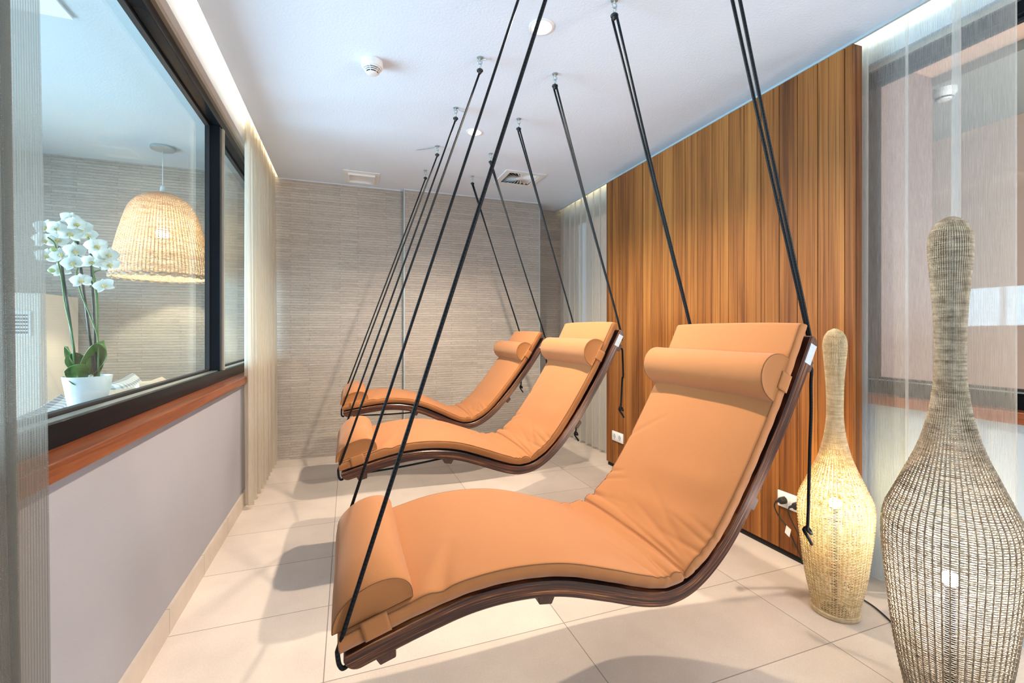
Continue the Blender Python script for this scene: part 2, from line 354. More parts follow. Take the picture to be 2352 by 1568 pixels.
# ------------------------------------------------------------------ mesh helpers
class MB:
    def __init__(s): s.v = []; s.f = []; s.uv = {}; s.att = {}
    def add(s, v, f, uv=None):
        n = len(s.v); s.v += [tuple(p) for p in v]
        for i, q in enumerate(f):
            if uv: s.uv[len(s.f)] = uv[i]
            s.f.append(tuple(n + k for k in q))
        return n
    def box(s, lo, hi):
        x0, y0, z0 = lo; x1, y1, z1 = hi
        v = [(x0, y0, z0), (x1, y0, z0), (x1, y1, z0), (x0, y1, z0), (x0, y0, z1), (x1, y0, z1), (x1, y1, z1), (x0, y1, z1)]
        s.add(v, [(0, 3, 2, 1), (4, 5, 6, 7), (0, 1, 5, 4), (1, 2, 6, 5), (2, 3, 7, 6), (3, 0, 4, 7)]); return s
    def bbox(s, lo, hi, b=0.003):
        """box with chamfered vertical and horizontal edges"""
        bm = bmesh.new(); bmesh.ops.create_cube(bm, size=1)
        for w in bm.verts:
            w.co = Vector([(lo[i] + hi[i]) / 2 + w.co[i] * (hi[i] - lo[i]) for i in range(3)])
        bmesh.ops.bevel(bm, geom=list(bm.edges), offset=b, segments=2, affect='EDGES', profile=0.5)
        bm.verts.ensure_lookup_table(); bm.verts.index_update()
        s.add([w.co[:] for w in bm.verts], [[w.index for w in f.verts] for f in bm.faces]); bm.free(); return s
    def tube(s, path, r, n=8, cap=True, closed=False):
        P = [Vector(p) for p in path]; m = len(P)
        R = r if isinstance(r, (list, tuple)) else [r] * m
        T = []
        for i in range(m):
            a = P[(i - 1) % m] if (closed or i > 0) else P[i]; b = P[(i + 1) % m] if (closed or i < m - 1) else P[i]
            t = (b - a); T.append(t.normalized() if t.length > 1e-9 else Vector((0, 0, 1)))
        ref = Vector((0, 0, 1)) if abs(T[0].z) < 0.9 else Vector((1, 0, 0))
        nn = T[0].cross(ref).normalized(); verts = []; dist = 0; ds = []
        for i in range(m):
            if i: dist += (P[i] - P[i - 1]).length
            ds.append(dist)
            nn = (nn - T[i] * nn.dot(T[i])); nn = nn.normalized() if nn.length > 1e-6 else T[i].orthogonal().normalized()
            bb = T[i].cross(nn)
            for k in range(n):
                a = 2 * PI * k / n; verts.append(P[i] + (nn * math.cos(a) + bb * math.sin(a)) * R[i])
        faces = []; uvs = []
        for i in range(m if closed else m - 1):
            j = (i + 1) % m
            for k in range(n):
                k2 = (k + 1) % n
                faces.append((i * n + k, i * n + k2, j * n + k2, j * n + k))
                d0, d1 = ds[i], (ds[j] if j else ds[i] + (P[0] - P[i]).length)
                uvs.append([(d0, k / n), (d0, (k + 1) / n), (d1, (k + 1) / n), (d1, k / n)])
        if cap and not closed:
            faces.append(tuple(range(n - 1, -1, -1))); uvs.append([(0, 0)] * n)
            faces.append(tuple((m - 1) * n + k for k in range(n))); uvs.append([(0, 0)] * n)
        s.add(verts, faces, uvs); return s
    def lathe(s, prof, n=32, c=(0, 0, 0), cap=False):
        v = []; f = []; m = len(prof)
        for r, z in prof:
            for k in range(n):
                a = 2 * PI * k / n; v.append((c[0] + r * math.cos(a), c[1] + r * math.sin(a), c[2] + z))
        for i in range(m - 1):
            for k in range(n):
                k2 = (k + 1) % n; f.append((i * n + k, i * n + k2, (i + 1) * n + k2, (i + 1) * n + k))
        if cap:
            f.append(tuple(range(n - 1, -1, -1))); f.append(tuple((m - 1) * n + k for k in range(n)))
        s.add(v, f); return s
    def sphere(s, c, r, nu=16, nv=10, sc=(1, 1, 1)):
        prof = [(max(1e-5, r * math.sin(PI * i / nv)), -r * math.cos(PI * i / nv)) for i in range(nv + 1)]
        b = MB(); b.lathe(prof, nu)
        s.add([(c[0] + p[0] * sc[0], c[1] + p[1] * sc[1], c[2] + p[2] * sc[2]) for p in b.v], b.f); return s
    def grid(s, nu, nv, fn, uvfn=None, closed_u=False):
        v = [fn(i / (nu if closed_u else nu - 1), j / (nv - 1)) for i in range(nu) for j in range(nv)]
        f = []; uv = []
        for i in range(nu if closed_u else nu - 1):
            i2 = (i + 1) % nu
            for j in range(nv - 1):
                f.append((i * nv + j, i2 * nv + j, i2 * nv + j + 1, i * nv + j + 1))
                if uvfn:
                    d = nu if closed_u else nu - 1
                    uv.append([uvfn(a / d, b / (nv - 1)) for a, b in ((i, j), (i + 1, j), (i + 1, j + 1), (i, j + 1))])
        s.add(v, f, uv if uvfn else None); return s
    def build(s, name, mat, parent=None, smooth=False, world=False, angle=None):
        me = bpy.data.meshes.new(name)
        V = s.v
        if world and parent is not None:
            inv = parent.matrix_world.inverted() if not isinstance(world, Matrix) else world.inverted()
            V = [tuple(inv @ Vector(p)) for p in V]
        me.from_pydata(V, [], s.f)
        if s.uv:
            ul = me.uv_layers.new(name='UVMap')
            for p in me.polygons:
                if p.index in s.uv:
                    for k, li in enumerate(p.loop_indices): ul.data[li].uv = s.uv[p.index][k]
        for an, vals in s.att.items():
            a = me.attributes.new(an, 'FLOAT', 'POINT'); a.data.foreach_set('value', vals)
        me.materials.append(MAT[mat] if isinstance(mat, str) else mat)
        if smooth:
            me.polygons.foreach_set('use_smooth', [True] * len(me.polygons))
            if angle:
                me.set_sharp_from_angle(angle=math.radians(angle))
        me.update()
        o = bpy.data.objects.new(name, me); col.objects.link(o)
        if parent is not None: o.parent = parent
        return o
def tag(o, label, cat, group=None):
    o['label'] = label; o['category'] = cat
    if group: o['group'] = group
    return o
def struct(o): o['kind'] = 'structure'; return o
def thing(name, loc, label, cat, group=None, rot=(0, 0, 0)):
    o = bpy.data.objects.new(name, None); col.objects.link(o)
    o.location = loc; o.rotation_euler = rot; o.empty_display_size = 0.1
    tag(o, label, cat, group)
    return o
def mworld(o):
    return Matrix.LocRotScale(o.location, o.rotation_euler, o.scale)
def catmull(P, per=8, closed=False):
    P = [Vector(p) for p in P]; out = []; n = len(P)
    for i in range(n - 1):
        a, b, c, d = P[max(0, i - 1)], P[i], P[i + 1], P[min(n - 1, i + 2)]
        for k in range(per):
            t = k / per
            out.append(0.5 * ((2 * b) + (c - a) * t + (2 * a - 5 * b + 4 * c - d) * t * t + (3 * b - a - 3 * c + d) * t ** 3))
    out.append(P[-1]); return out

# ------------------------------------------------------------------ room shell
LW, RW = -0.675, 2.40            # lower wall faces (our side)
FAR, BACK = 4.62, -2.2
ROOM_L, ROOM_R = -3.6, 5.2       # outer walls of the neighbouring rooms
struct(MB().box((ROOM_L - .1, BACK - .1, -0.1), (ROOM_R + .1, 5.1, 0.0)).build('floor', 'floor'))

DOWN = [(0.838, 1.906), (0.838, 3.08)]
DIFF = (1.486, 3.885, 0.145)      # swirl diffuser: centre, half size of the opening
def ceiling():
    bm = bmesh.new()
    def loop(pts, z):
        vs_ = [bm.verts.new((x, y, z)) for x, y in pts]
        return [bm.edges.new((vs_[i], vs_[(i + 1) % len(vs_)])) for i in range(len(vs_))]
    ed = loop([(-0.605, BACK), (2.30, BACK), (2.30, 4.95), (-0.605, 4.95)], CEIL)
    for cx, cy in DOWN:
        ed += loop([(cx + 0.046 * math.cos(2 * PI * k / 32), cy + 0.046 * math.sin(2 * PI * k / 32)) for k in range(32)], CEIL)
    ed += loop([(DIFF[0] + sx * DIFF[2], DIFF[1] + sy * DIFF[2]) for sx, sy in ((-1, -1), (1, -1), (1, 1), (-1, 1))], CEIL)
    bmesh.ops.triangle_fill(bm, use_beauty=True, edges=ed)
    bm.verts.index_update(); b = MB()
    b.add([v.co[:] for v in bm.verts], [[v.index for v in f.verts] for f in bm.faces]); bm.free()
    b.box((-0.605, BACK, CEIL + .001), (-0.59, 4.95, CEIL + 0.015)); b.box((2.285, BACK, CEIL + .001), (2.30, 4.95, CEIL + 0.015))   # slab lips
    b.box((-0.70, BACK, 2.86), (2.45, 4.95, 2.90))                      # top of the light coves
    b.box((-0.42, BACK, CEIL + 0.001), (-0.40, 4.95, 2.86)); b.box((2.10, BACK, CEIL + 0.001), (2.12, 4.95, 2.86))
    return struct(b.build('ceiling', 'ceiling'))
ceiling()
struct(MB().box((ROOM_L, BACK, CEIL), (-0.84, FAR, CEIL + 0.05)).build('ceiling_left_room', 'ceil_blue'))
struct(MB().box((2.56, BACK, CEIL), (ROOM_R, 4.95, CEIL + 0.05)).build('ceiling_right_room', 'wall_pink'))
# far wall of split-face stone (three planes), continuing into the left room
struct(MB().box((ROOM_L, FAR, 0), (0.525, FAR + .3, 2.9)).box((0.525, FAR - 0.055, 0), (1.985, FAR + .3, 2.9))
       .box((1.985, 4.80, 0), (2.6, 4.95, 2.9)).build('wall_far', 'stone'))
struct(MB().box((0.517, FAR - 0.060, 0), (0.528, FAR - 0.0, CEIL)).box((1.982, FAR - 0.060, 0), (1.990, FAR - 0.045, CEIL)).build('trim_1', 'alu'))
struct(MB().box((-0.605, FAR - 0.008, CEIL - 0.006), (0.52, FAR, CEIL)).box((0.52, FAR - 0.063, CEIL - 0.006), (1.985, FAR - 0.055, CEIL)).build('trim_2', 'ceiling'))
# left wall: parapet, lintel
struct(MB().box((-0.985, BACK, 0), (LW, FAR, 0.885)).build('wall_left', 'wall_grey'))
struct(MB().box((-0.86, BACK, 2.50), (LW, FAR, 2.9)).build('wall_left_upper', 'wall_white'))
struct(MB().box((LW, BACK, 0), (LW + 0.012, FAR, 0.10)).build('baseboard_left', 'skirting'))
struct(MB().bbox((-0.735, BACK, 0.845), (-0.640, FAR, 0.891), 0.003).build('trim_3', 'sill_wood'))
struct(MB().bbox((-0.99, BACK, 0.885), (-0.83, FAR, 0.897), 0.002).build('trim_4', 'wall_white'))
# right wall mirrors the left
struct(MB().box((RW, BACK, 0), (2.78, 4.80, 0.885)).box((RW, BACK, 2.50), (2.60, 4.80, 2.9)).build('wall_right', 'wall_cool_cast'))
struct(MB().bbox((2.365, BACK, 0.845), (2.46, 4.80, 0.891), 0.003).build('trim_5', 'sill_wood'))
# back wall behind the camera, openings added for the two fill lamps
struct(MB().box((ROOM_L, BACK - .15, 0), (-0.45, BACK, 2.9)).box((2.15, BACK - .15, 0), (2.75, BACK, 2.9)).box((3.80, BACK - .15, 0), (ROOM_R, BACK, 2.9)).box((2.75, BACK - .15, 0), (3.80, BACK, 0.45)).box((2.75, BACK - .15, 2.45), (3.80, BACK, 2.9)).box((-0.45, BACK - .15, 0), (2.15, BACK, 0.45))
       .box((-0.45, BACK - .15, 2.45), (2.15, BACK, 2.9)).build('wall_back', 'wall_white'))
# outer walls of the side rooms
struct(MB().box((ROOM_L - .15, BACK, 0), (ROOM_L, FAR, 0.25)).box((ROOM_L - .15, BACK, 2.3), (ROOM_L, FAR, 2.9)).box((ROOM_L - .15, BACK, .25), (ROOM_L, 0.85, 2.3))
       .box((ROOM_L - .15, 4.15, .25), (ROOM_L, FAR, 2.3)).build('wall_outer_left', 'wall_white'))
struct(MB().box((3.95, BACK, 0), (4.10, 4.80, CEIL)).build('wall_neighbour', 'wall_pink'))
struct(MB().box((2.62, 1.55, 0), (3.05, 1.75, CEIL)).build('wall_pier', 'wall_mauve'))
struct(MB().box((ROOM_R, BACK, 0), (ROOM_R + .15, 4.95, 2.9)).box((2.78, 4.8, 0), (ROOM_R, 4.95, 2.9)).build('wall_outer_right', 'wall_pink'))
struct(MB().box((3.05, BACK, 2.55), (3.95, 2.3, CEIL)).build('trim_6', 'soffit'))
# pale edge profile along the ceiling over the timber panel
struct(MB().box((2.292, BACK, CEIL - 0.012), (2.306, 4.80, CEIL + 0.004)).build('trim_7', 'alu'))

def window(n, xf, xg, xb, y0, y1, mull, sgn):
    """xf: frame face on our side, xg: glass, xb: back of the frame"""
    w = thing('window_%d' % n, (0, 0, 0), 'w', 'window'); struct(w); del w['label'], w['category']
    lo, hi = min(xf, xb), max(xf, xb)
    f = MB().bbox((lo, y0, 0.891), (hi, y1, 0.956), 0.002).bbox((lo, y0, 2.425), (hi, y1, 2.50), 0.002)
    f.build('window_frame', 'black', w)
    g = MB().box((xg - .012, y0, 0.956), (xg + .012, y1, 0.968)).box((xg - .012, y0, 2.413), (xg + .012, y1, 2.425))
    ys = [y0] + [m for m in mull] + [y1]
    for m in mull: g.box((xg - .012, m - .036, 0.956), (xg + .012, m + .042, 2.425))
    g.build('gasket', 'black_matt', w)
    for m in mull:
        MB().bbox((lo + .004, m - .032, 0.956), (hi - .004, m + .040, 2.425), 0.002).build('mullion', 'black', w)
        MB().box((xf - .004 * sgn, m + .012, 0.956), (xf + .006 * sgn, m + .040, 2.425)).build('mullion_strip', 'rail', w)
    for a, b in zip(ys[:-1], ys[1:]):
        MB().box((xg - .003, a, 0.962), (xg + .003, b, 2.42)).build('pane', 'glass', w)
    e = xg + sgn * 0.020; MB().box((min(e, e + .034 * sgn), y0, 0.955), (max(e, e + .034 * sgn), y1, 0.9585)).build('glazing_bead', 'metal', w)
    MB().box((min(xf, xf + .018 * sgn), y0, 2.475), (max(xf, xf + .018 * sgn), y1, 2.50)).build('blind_rail', 'rail', w)
window(1, -0.72, -0.788, -0.805, BACK, FAR, [0.55, 3.165], 1)
window(2, 2.445, 2.49, 2.51, BACK, 4.80, [0.30, 2.95], -1)

# LED strips lying in the coves
for nm, x0, x1, lm, lb in (('led_strip', -0.53, -0.515, 'led', 'bright LED strip hidden in the ceiling cove above the left window'),
                   ('led_strip', 2.225, 2.24, 'led_soft', 'warm LED strip hidden in the ceiling cove above the timber panel')):
    o = MB().box((x0, -1.9, CEIL + 0.030), (x1, 4.55, CEIL + 0.042)).build(nm, lm)
    tag(o, lb, 'light strip')

# ------------------------------------------------------------------ timber panel
def wood_panel():
    X0, X1, Y0, Y1, Z0, Z1 = 2.175, 2.235, 1.402, 3.50, 0.035, 2.515
    t = thing('wood_panel', (2.2, 2.45, 0), 'tall panel of vertical orange brown teak boards on the right wall', 'wall panel')
    M_ = mworld(t)
    b = MB(); tone = []
    y = Y0; rnd = random.Random(3); k = 0
    seq = [.35, .62, .50, .25, .42, .66, .55, .75, .60, .68, .52, .80, .58, .66, .45, .62, .38, .55, .30]
    w = [0.038, 0.129] + [0.211 - 0.0] * 0
    edges = [Y0, 1.44, 1.569, 1.675, 1.78, 1.893, 2.008, 2.122, 2.256, 2.383, 2.50, 2.62, 2.735, 2.85, 2.97, 3.085, 3.20, 3.31, 3.40, Y1]
    for i in range(len(edges) - 1):
        n0 = len(b.v)
        b.bbox((X0, edges[i] + 0.0015, Z0), (X0 + 0.02, edges[i + 1] - 0.0015, Z1), 0.0012)
        tone += [seq[i % len(seq)]] * (len(b.v) - n0)
    b.att['tone'] = tone
    b.build('board_face', 'planks', t, world=M_)
    c = MB().box((X0 + 0.0205, Y0 + .0005, Z0), (X1, Y1 - .0005, Z1 - .001)); c.att['tone'] = [0.15] * len(c.v)
    c.build('panel_core', 'planks', t, world=M_)
    MB().box((X0 + 0.012, Y0 + 0.01, 0), (X1 - .005, Y1 - 0.01, Z0)).build('plinth', 'void', t, world=M_)
wood_panel()

# ------------------------------------------------------------------ curtains
def curtain(name, mat, x0, ya, yb, z0, z1, A, B, wl, lbl, flare=0.0, yflare=0.0, nz=30, per=26, ph=0.0, dirx=1, irregular=0.25):
    rnd = random.Random(hash(lbl) % 1000 if False else len(lbl))
    n = max(1, round((yb - ya) / wl)); amp = [1 + rnd.uniform(-irregular, irregular) for _ in range(n + 2)]
    Lt = yb - ya; nu = n * per + 1
    def fn(u, v):
        z = z0 + (z1 - z0) * v; p = u * n; i = int(min(n, p)); a = amp[i] * (1 - (p - i)) + amp[i + 1] * (p - i)
        fl = 1 + flare * (1 - v)
        wob = 0.004 * math.sin(5 * v + 3 * p)
        x = x0 + dirx * a * A * fl * (math.sin(2 * PI * p + ph)) + dirx * A * (fl - 1) + wob * (1 - v)
        y = ya + u * Lt + a * B * math.sin(2 * PI * p * 1 + ph + 1.2) + yflare * (1 - v) * u
        return (x, y, z)
    arc = Lt * 1.5
    b = MB(); b.grid(nu, nz, fn, lambda u, v: (u * arc, v * (z1 - z0)))
    o = b.build(name, mat, None, True); tag(o, lbl, 'curtain')
    hb = MB()
    hb.tube([fn(i / (nu - 1), 0) for i in range(nu)], 0.003, 5)
    hb.build('hem', mat, o, True)
    return o
curtain('sheer_curtain', 'sheer_near', -0.615, 0.55, 1.185, 0.03, 2.80, 0.020, 0.030, 0.155, 'grey open-weave sheer curtain at the left edge, in front of the near window', 0.5, 0.05)
curtain('sheer_curtain', 'sheer_left', -0.637, 3.40, 4.57, 0.03, 2.80, 0.022, 0.022, 0.105, 'beige sheer curtain beside the stone wall, covering the far end of the left window', 0.5, 0.0)
curtain('sheer_curtain', 'sheer_right', 2.334, 0.93, 1.62, 0.03, 2.80, 0.015, 0.041, 0.168, 'white sheer curtain hanging behind the two rattan lamps', 0.2, 0.0, ph=2.0, dirx=-1)
curtain('sheer_curtain', 'sheer_far', 2.334, 3.30, 4.72, 0.03, 2.80, 0.016, 0.030, 0.125, 'cream sheer curtain in the far right corner beyond the teak panel', 0.3, 0.0, dirx=-1)

# ------------------------------------------------------------------ loungers
PROF = [(-0.0, 0.4236), (0.087, 0.450), (0.1866, 0.4774), (0.2929, 0.5000), (0.4073, 0.5056), (0.5295, 0.4919), (0.6613, 0.4525),
        (0.7487, 0.4226), (0.8223, 0.4024), (0.888, 0.3960), (0.969, 0.4140), (1.0526, 0.4665), (1.131, 0.5440), (1.2135, 0.6560), (1.2993, 0.7900), (1.3888, 0.9430), (1.5009, 1.1646)]
ORG = (0.888, 0.0, 0.396)
_dense = catmull([(x - ORG[0], 0, z - ORG[2]) for x, z in PROF], 24)
_ds = [0.0]
for i in range(1, len(_dense)): _ds.append(_ds[-1] + (_dense[i] - _dense[i - 1]).length)
SLEN = _ds[-1]
_DX = np.array([p.x for p in _dense]); _DZ = np.array([p.z for p in _dense]); _DS = np.array(_ds)
for _ in range(3):      # gentle smoothing
    _DX[1:-1] = .25 * _DX[:-2] + .5 * _DX[1:-1] + .25 * _DX[2:]; _DZ[1:-1] = .25 * _DZ[:-2] + .5 * _DZ[1:-1] + .25 * _DZ[2:]
def prof(s, off=0.0):
    """point on the lounger's side curve at arc length s, lifted by off along the curve's normal"""
    sc = min(max(s, 0.0), SLEN); e = 0.012
    a, b = max(0, sc - e), min(SLEN, sc + e)
    tx, tz = np.interp(b, _DS, _DX) - np.interp(a, _DS, _DX), np.interp(b, _DS, _DZ) - np.interp(a, _DS, _DZ)
    l = math.hypot(tx, tz); tx /= l; tz /= l
    x = np.interp(sc, _DS, _DX) + tx * (s - sc); z = np.interp(sc, _DS, _DZ) + tz * (s - sc)
    return x - tz * off, z + tx * off
W = 0.60; FT = 0.042; MT = 0.036; S_CREASE = 0.985
def gap(s): return 0.011 + 0.017 * max(0, (s - 1.15) / 0.8) ** 1.2
def sstep(a, b, x):
    t = min(1, max(0, (x - a) / (b - a))); return t * t * (3 - 2 * t)

def build_frame(parent):
    b = MB(); n = 150; ring = []
    for i in range(n + 1):
        # denser stations at the two ends for the rounding
        t = i / n; s = SLEN * (t - 0.16 * math.sin(2 * PI * t) / (2 * PI) * 1.0) if 0 else SLEN * t
        ring.append(s)
    ring = sorted(set([0, .002, .005, .009, .014, .02, .028] + [SLEN - k for k in (0, .002, .005, .009, .014, .02, .028)] + [s for s in ring if .03 < s < SLEN - .03]))
    v = []; uvq = []
    c = 0.004
    for s in ring:
        lo, hi = 0.0, FT
        for r, d in ((0.030, s), (0.026, SLEN - s)):
            if d < r: lo = max(lo, r - math.sqrt(r * r - (r - d) ** 2))
            if d < 0.006: hi = min(hi, FT - (0.006 - math.sqrt(0.000036 - (0.006 - d) ** 2)))
        lo = min(lo, hi - 0.004)
        sec = [(0, lo + c), (c, lo), (W - c, lo), (W, lo + c), (W, hi - c), (W - c, hi), (c, hi), (0, hi - c)]
        for y, o in sec:
            x, z = prof(s, o); v.append((x, y, z)); uvq.append((s, o + (y * 0.07 if 0.003 < y < W - .003 else (0.3 if y > .1 else 0))))
    f = []; uv = []; m = 8
    for i in range(len(ring) - 1):
        for k in range(m):
            k2 = (k + 1) % m; q = (i * m + k, i * m + k2, (i + 1) * m + k2, (i + 1) * m + k); f.append(q); uv.append([uvq[j] for j in q])
    e = (len(ring) - 1) * m
    q = tuple(range(m - 1, -1, -1)); f.append(q); uv.append([uvq[j] for j in q]); q = tuple(e + k for k in range(m)); f.append(q); uv.append([uvq[j] for j in q])
    b.add(v, f, uv); return b.build('frame', 'laminate', parent, True, angle=30)

WR = random.Random(11)
WRINK = []    # (s, y, ds, dy, amp, width): creases pressed into the pad near the seat fold
for y0, sg in ((0.0, 1), (W, -1)):
    for k in range(9):
        s0 = S_CREASE + WR.uniform(-0.16, 0.42); ln = WR.uniform(0.08, 0.26)
        ang = (S_CREASE - s0) * 1.3 + WR.uniform(-0.25, 0.25)
        WRINK.append((s0, y0, ln * math.sin(-ang), sg * ln * math.cos(ang), WR.uniform(-0.0075, -0.0035), WR.uniform(0.006, 0.013)))
WRINK += [(S_CREASE + .012, .0, .05, .40, -.008, .010), (S_CREASE + .035, .0, .11, .36, -.006, .012), (S_CREASE + .05, .0, .20, .34, -.005, .014), (S_CREASE - .02, W, -.03, -.30, -.006, .010), (0.24, 0.0, 0.06, 0.20, -0.006, 0.016), (0.20, 0.02, 0.10, 0.22, 0.006, 0.03), (1.75, W - .25, 0.14, 0.20, -0.004, 0.014), (1.80, W - .33, 0.12, 0.15, -0.003, 0.012), (1.16, 0.08, -.02, 0.42, 0.006, 0.04), (1.32, 0.1, -.02, .36, 0.005, .05)]
def wrinkle(s, y):
    h = 0.0
    for s0, y0, ds, dy, a, w in WRINK:
        l2 = ds * ds + dy * dy; t = ((s - s0) * ds + (y - y0) * dy) / l2; t = min(1, max(0, t))
        d2 = (s - s0 - t * ds) ** 2 + (y - y0 - t * dy) ** 2
        if d2 < 9 * w * w: h += a * math.exp(-d2 / (w * w)) * (1 - t) ** 0.6
    return h
def pad_top(s, y):
    """height of the pad's upper face over the frame"""
    e = min(y, W - y); rim = 0.010
    k = 1.0 if e >= rim else math.sqrt(max(0, 1 - (1 - e / rim) ** 2))
    side = MT - rim + rim * k
    puff = 0.013 * (1 - abs(2 * y / W - 1) ** 3.0)
    endd = min(s + 0.002, SLEN + 0.020 - s)
    ek = 1.0 if endd >= .014 else math.sqrt(max(0, 1 - (1 - max(0, endd) / .014) ** 2))
    cr = -0.017 * math.exp(-((s - S_CREASE - 0.02 * math.cos(PI * (y / W - .5) * 2) * 0) / 0.0075) ** 2) * (0.55 + 0.45 * abs(2 * y / W - 1) ** 1.5)
    cr += 0.004 * math.exp(-((s - S_CREASE - .04) / 0.025) ** 2) + 0.004 * math.exp(-((s - S_CREASE + .04) / 0.025) ** 2)
    pull = -0.006 * math.exp(-((s - S_CREASE) / .12) ** 2) * 0
    return (side + puff + wrinkle(s, y) + cr + pull) * (0.35 + 0.65 * ek)
def build_mattress(parent):
    b = MB(); S0, S1 = -0.002, SLEN + 0.020; n = 300
    ss = sorted(set([S0 + (S1 - S0) * i / n for i in range(n + 1)] + [S0 + .002, S0 + .005, S0 + .009, S1 - .002, S1 - .005, S1 - .009]))
    ys = [0, .0015, .004, .007, .010, .016] + [0.016 + (W - .032) * i / 54 for i in range(1, 54)] + [W - .016, W - .010, W - .007, W - .004, W - .0015, W]
    IN = 0.008
    v = []; m = len(ys) + 4
    for s in ss:
        base = FT + gap(s)
        cl = [(IN, 0.006), (0.003, 0.0)][::-1]
        side = [(0.004, 0.0)]
        tuck = 0.005 * math.exp(-((s - S_CREASE) / .006) ** 2) + 0.0025 * math.exp(-((s - S_CREASE - .055) / .006) ** 2) + 0.0015 * math.exp(-((s - 1.16) / .006) ** 2) + .0006 * math.sin(s * 90)
        row = [(W - .02, 0.002), (W - 0.004 - tuck, 0.0)][::-1]
        pts = [(0.02, 0.002), (0.004 + tuck, 0.0)]
        for y in ys:
            yy = y
            if y < 0.004: yy = y + tuck
            if y > W - 0.004: yy = y - tuck
            pts.append((yy, pad_top(s, y)))
        pts += [(W - 0.004 - tuck, 0.0), (W - .02, 0.002)]
        for y, h in pts:
            x, z = prof(s, base + h); v.append((x, y, z))
    f = []
    for i in range(len(ss) - 1):
        for k in range(m):
            k2 = (k + 1) % m; f.append((i * m + k, i * m + k2, (i + 1) * m + k2, (i + 1) * m + k))
    e = (len(ss) - 1) * m
    f.append(tuple(range(m - 1, -1, -1))); f.append(tuple(e + k for k in range(m)))
    b.add(v, f)
    o = b.build('mattress', 'fabric', parent, True)
    for y, nm in ((0.0035, 'piping'), (W - 0.0035, 'piping')):
        t = MB(); path = []
        for i in range(161):
            s = 0.0 + (SLEN + .016) * i / 160; x, z = prof(s, FT + gap(s) + pad_top(s, y) + 0.0005); path.append((x, y, z))
        t.tube(path, 0.0018, 5); t.build(nm, 'fabric_dark', o, True)
    return o
def build_bolster(parent, name, sc, chord, h, ext, skew, taper=0.0):
    b = MB(); npro = 28
    base = FT + gap(sc) + MT + 0.004
    # D-shaped section, flat face on the pad, in (along, up) coordinates
    def sec(k, sh):
        pts = []
        for i in range(npro + 1):
            a = PI * i / npro
            u = -math.cos(a) * chord / 2; w = math.sin(a) ** 0.85 * h
            u += skew * (w / h) * 0.02
            pts.append((u, w))
        for i in range(1, 10):
            pts.append((chord / 2 - chord * i / 10, -0.001 * math.sin(PI * i / 10)))
        cx, cw = 0, h * 0.42
        return [(cx + (u - cx) * sh, cw + (w - cw) * sh) for u, w in pts]
    y0, y1 = -ext, W + ext
    st = [(y0 + .004, .0), (y0 + .0035, .35), (y0 + .003, .75), (y0 + .001, .93), (y0, .965), (y0 + .002, .992), (y0 + .007, 1.0)]
    st = [(y, s_) for y, s_ in st if s_ > 0]
    mid = [(y0 + .007 + (y1 - y0 - .014) * i / 26, 1.0) for i in range(1, 26)]
    st = st + mid + [(y0 + y1 - y, s_) for y, s_ in reversed(st)]
    v = []; m = npro + 10
    for y, sh in st:
        ee = max(0, 1 - min(y - y0, y1 - y) / 0.13); tw = 1 - taper * ee * ee
        for u, w in sec(0, sh * (1 + 0.010 * math.sin(y * 17 + sc * 5) * (1 if sh == 1 else 0))):
            w *= tw
            x0, z0 = prof(sc, base); xa, za = prof(sc + 0.05, base); xb, zb = prof(sc - 0.05, base)
            tx, tz = xa - xb, za - zb; l = math.hypot(tx, tz); tx /= l; tz /= l
            v.append((x0 + tx * u - tz * w, y, z0 + tz * u + tx * w))
    f = []
    for i in range(len(st) - 1):
        for k in range(m):
            k2 = (k + 1) % m; f.append((i * m + k, (i + 1) * m + k, (i + 1) * m + k2, i * m + k2))
    e = (len(st) - 1) * m
    f.append(tuple(range(m))); f.append(tuple(e + k for k in range(m - 1, -1, -1)))
    b.add(v, f)
    o = b.build(name, 'fabric', parent, True, angle=50)
    # seam round both end caps
    for yy in (st[4], (y0 + y1 - st[4][0], st[4][1])):
        t = MB(); path = []
        for u, w in sec(0, .985):
            w *= 1 - taper
            x0, z0 = prof(sc, base); xa, za = prof(sc + 0.05, base); xb, zb = prof(sc - 0.05, base)
            tx, tz = xa - xb, za - zb; l = math.hypot(tx, tz); tx /= l; tz /= l
            path.append((x0 + tx * u - tz * w, yy[0], z0 + tz * u + tx * w))
        t.tube(path, 0.0016, 5, closed=True); t.build('seam', 'fabric_dark', o, True)
    # strap down both sides of the pad
    for yo, sg in ((-0.0035, -1), (W + 0.0035, 1)):
        q = MB(); hw = 0.030
        def sf(u, vv):
            s = sc - hw + 2 * hw * u; hh = 0.001 + (MT + 0.010) * vv
            x, z = prof(s, FT + gap(s) + hh); return (x, yo + sg * 0.002 * math.sin(PI * vv), z)
        q.grid(8, 8, sf); st_o = q.build('strap', 'fabric', o, True)
        sm = st_o.modifiers.new('thick', 'SOLIDIFY'); sm.thickness = 0.003; sm.offset = -1 if sg < 0 else 1
    return o
CROSS = [0.085, 0.505, 1.34, 1.84]
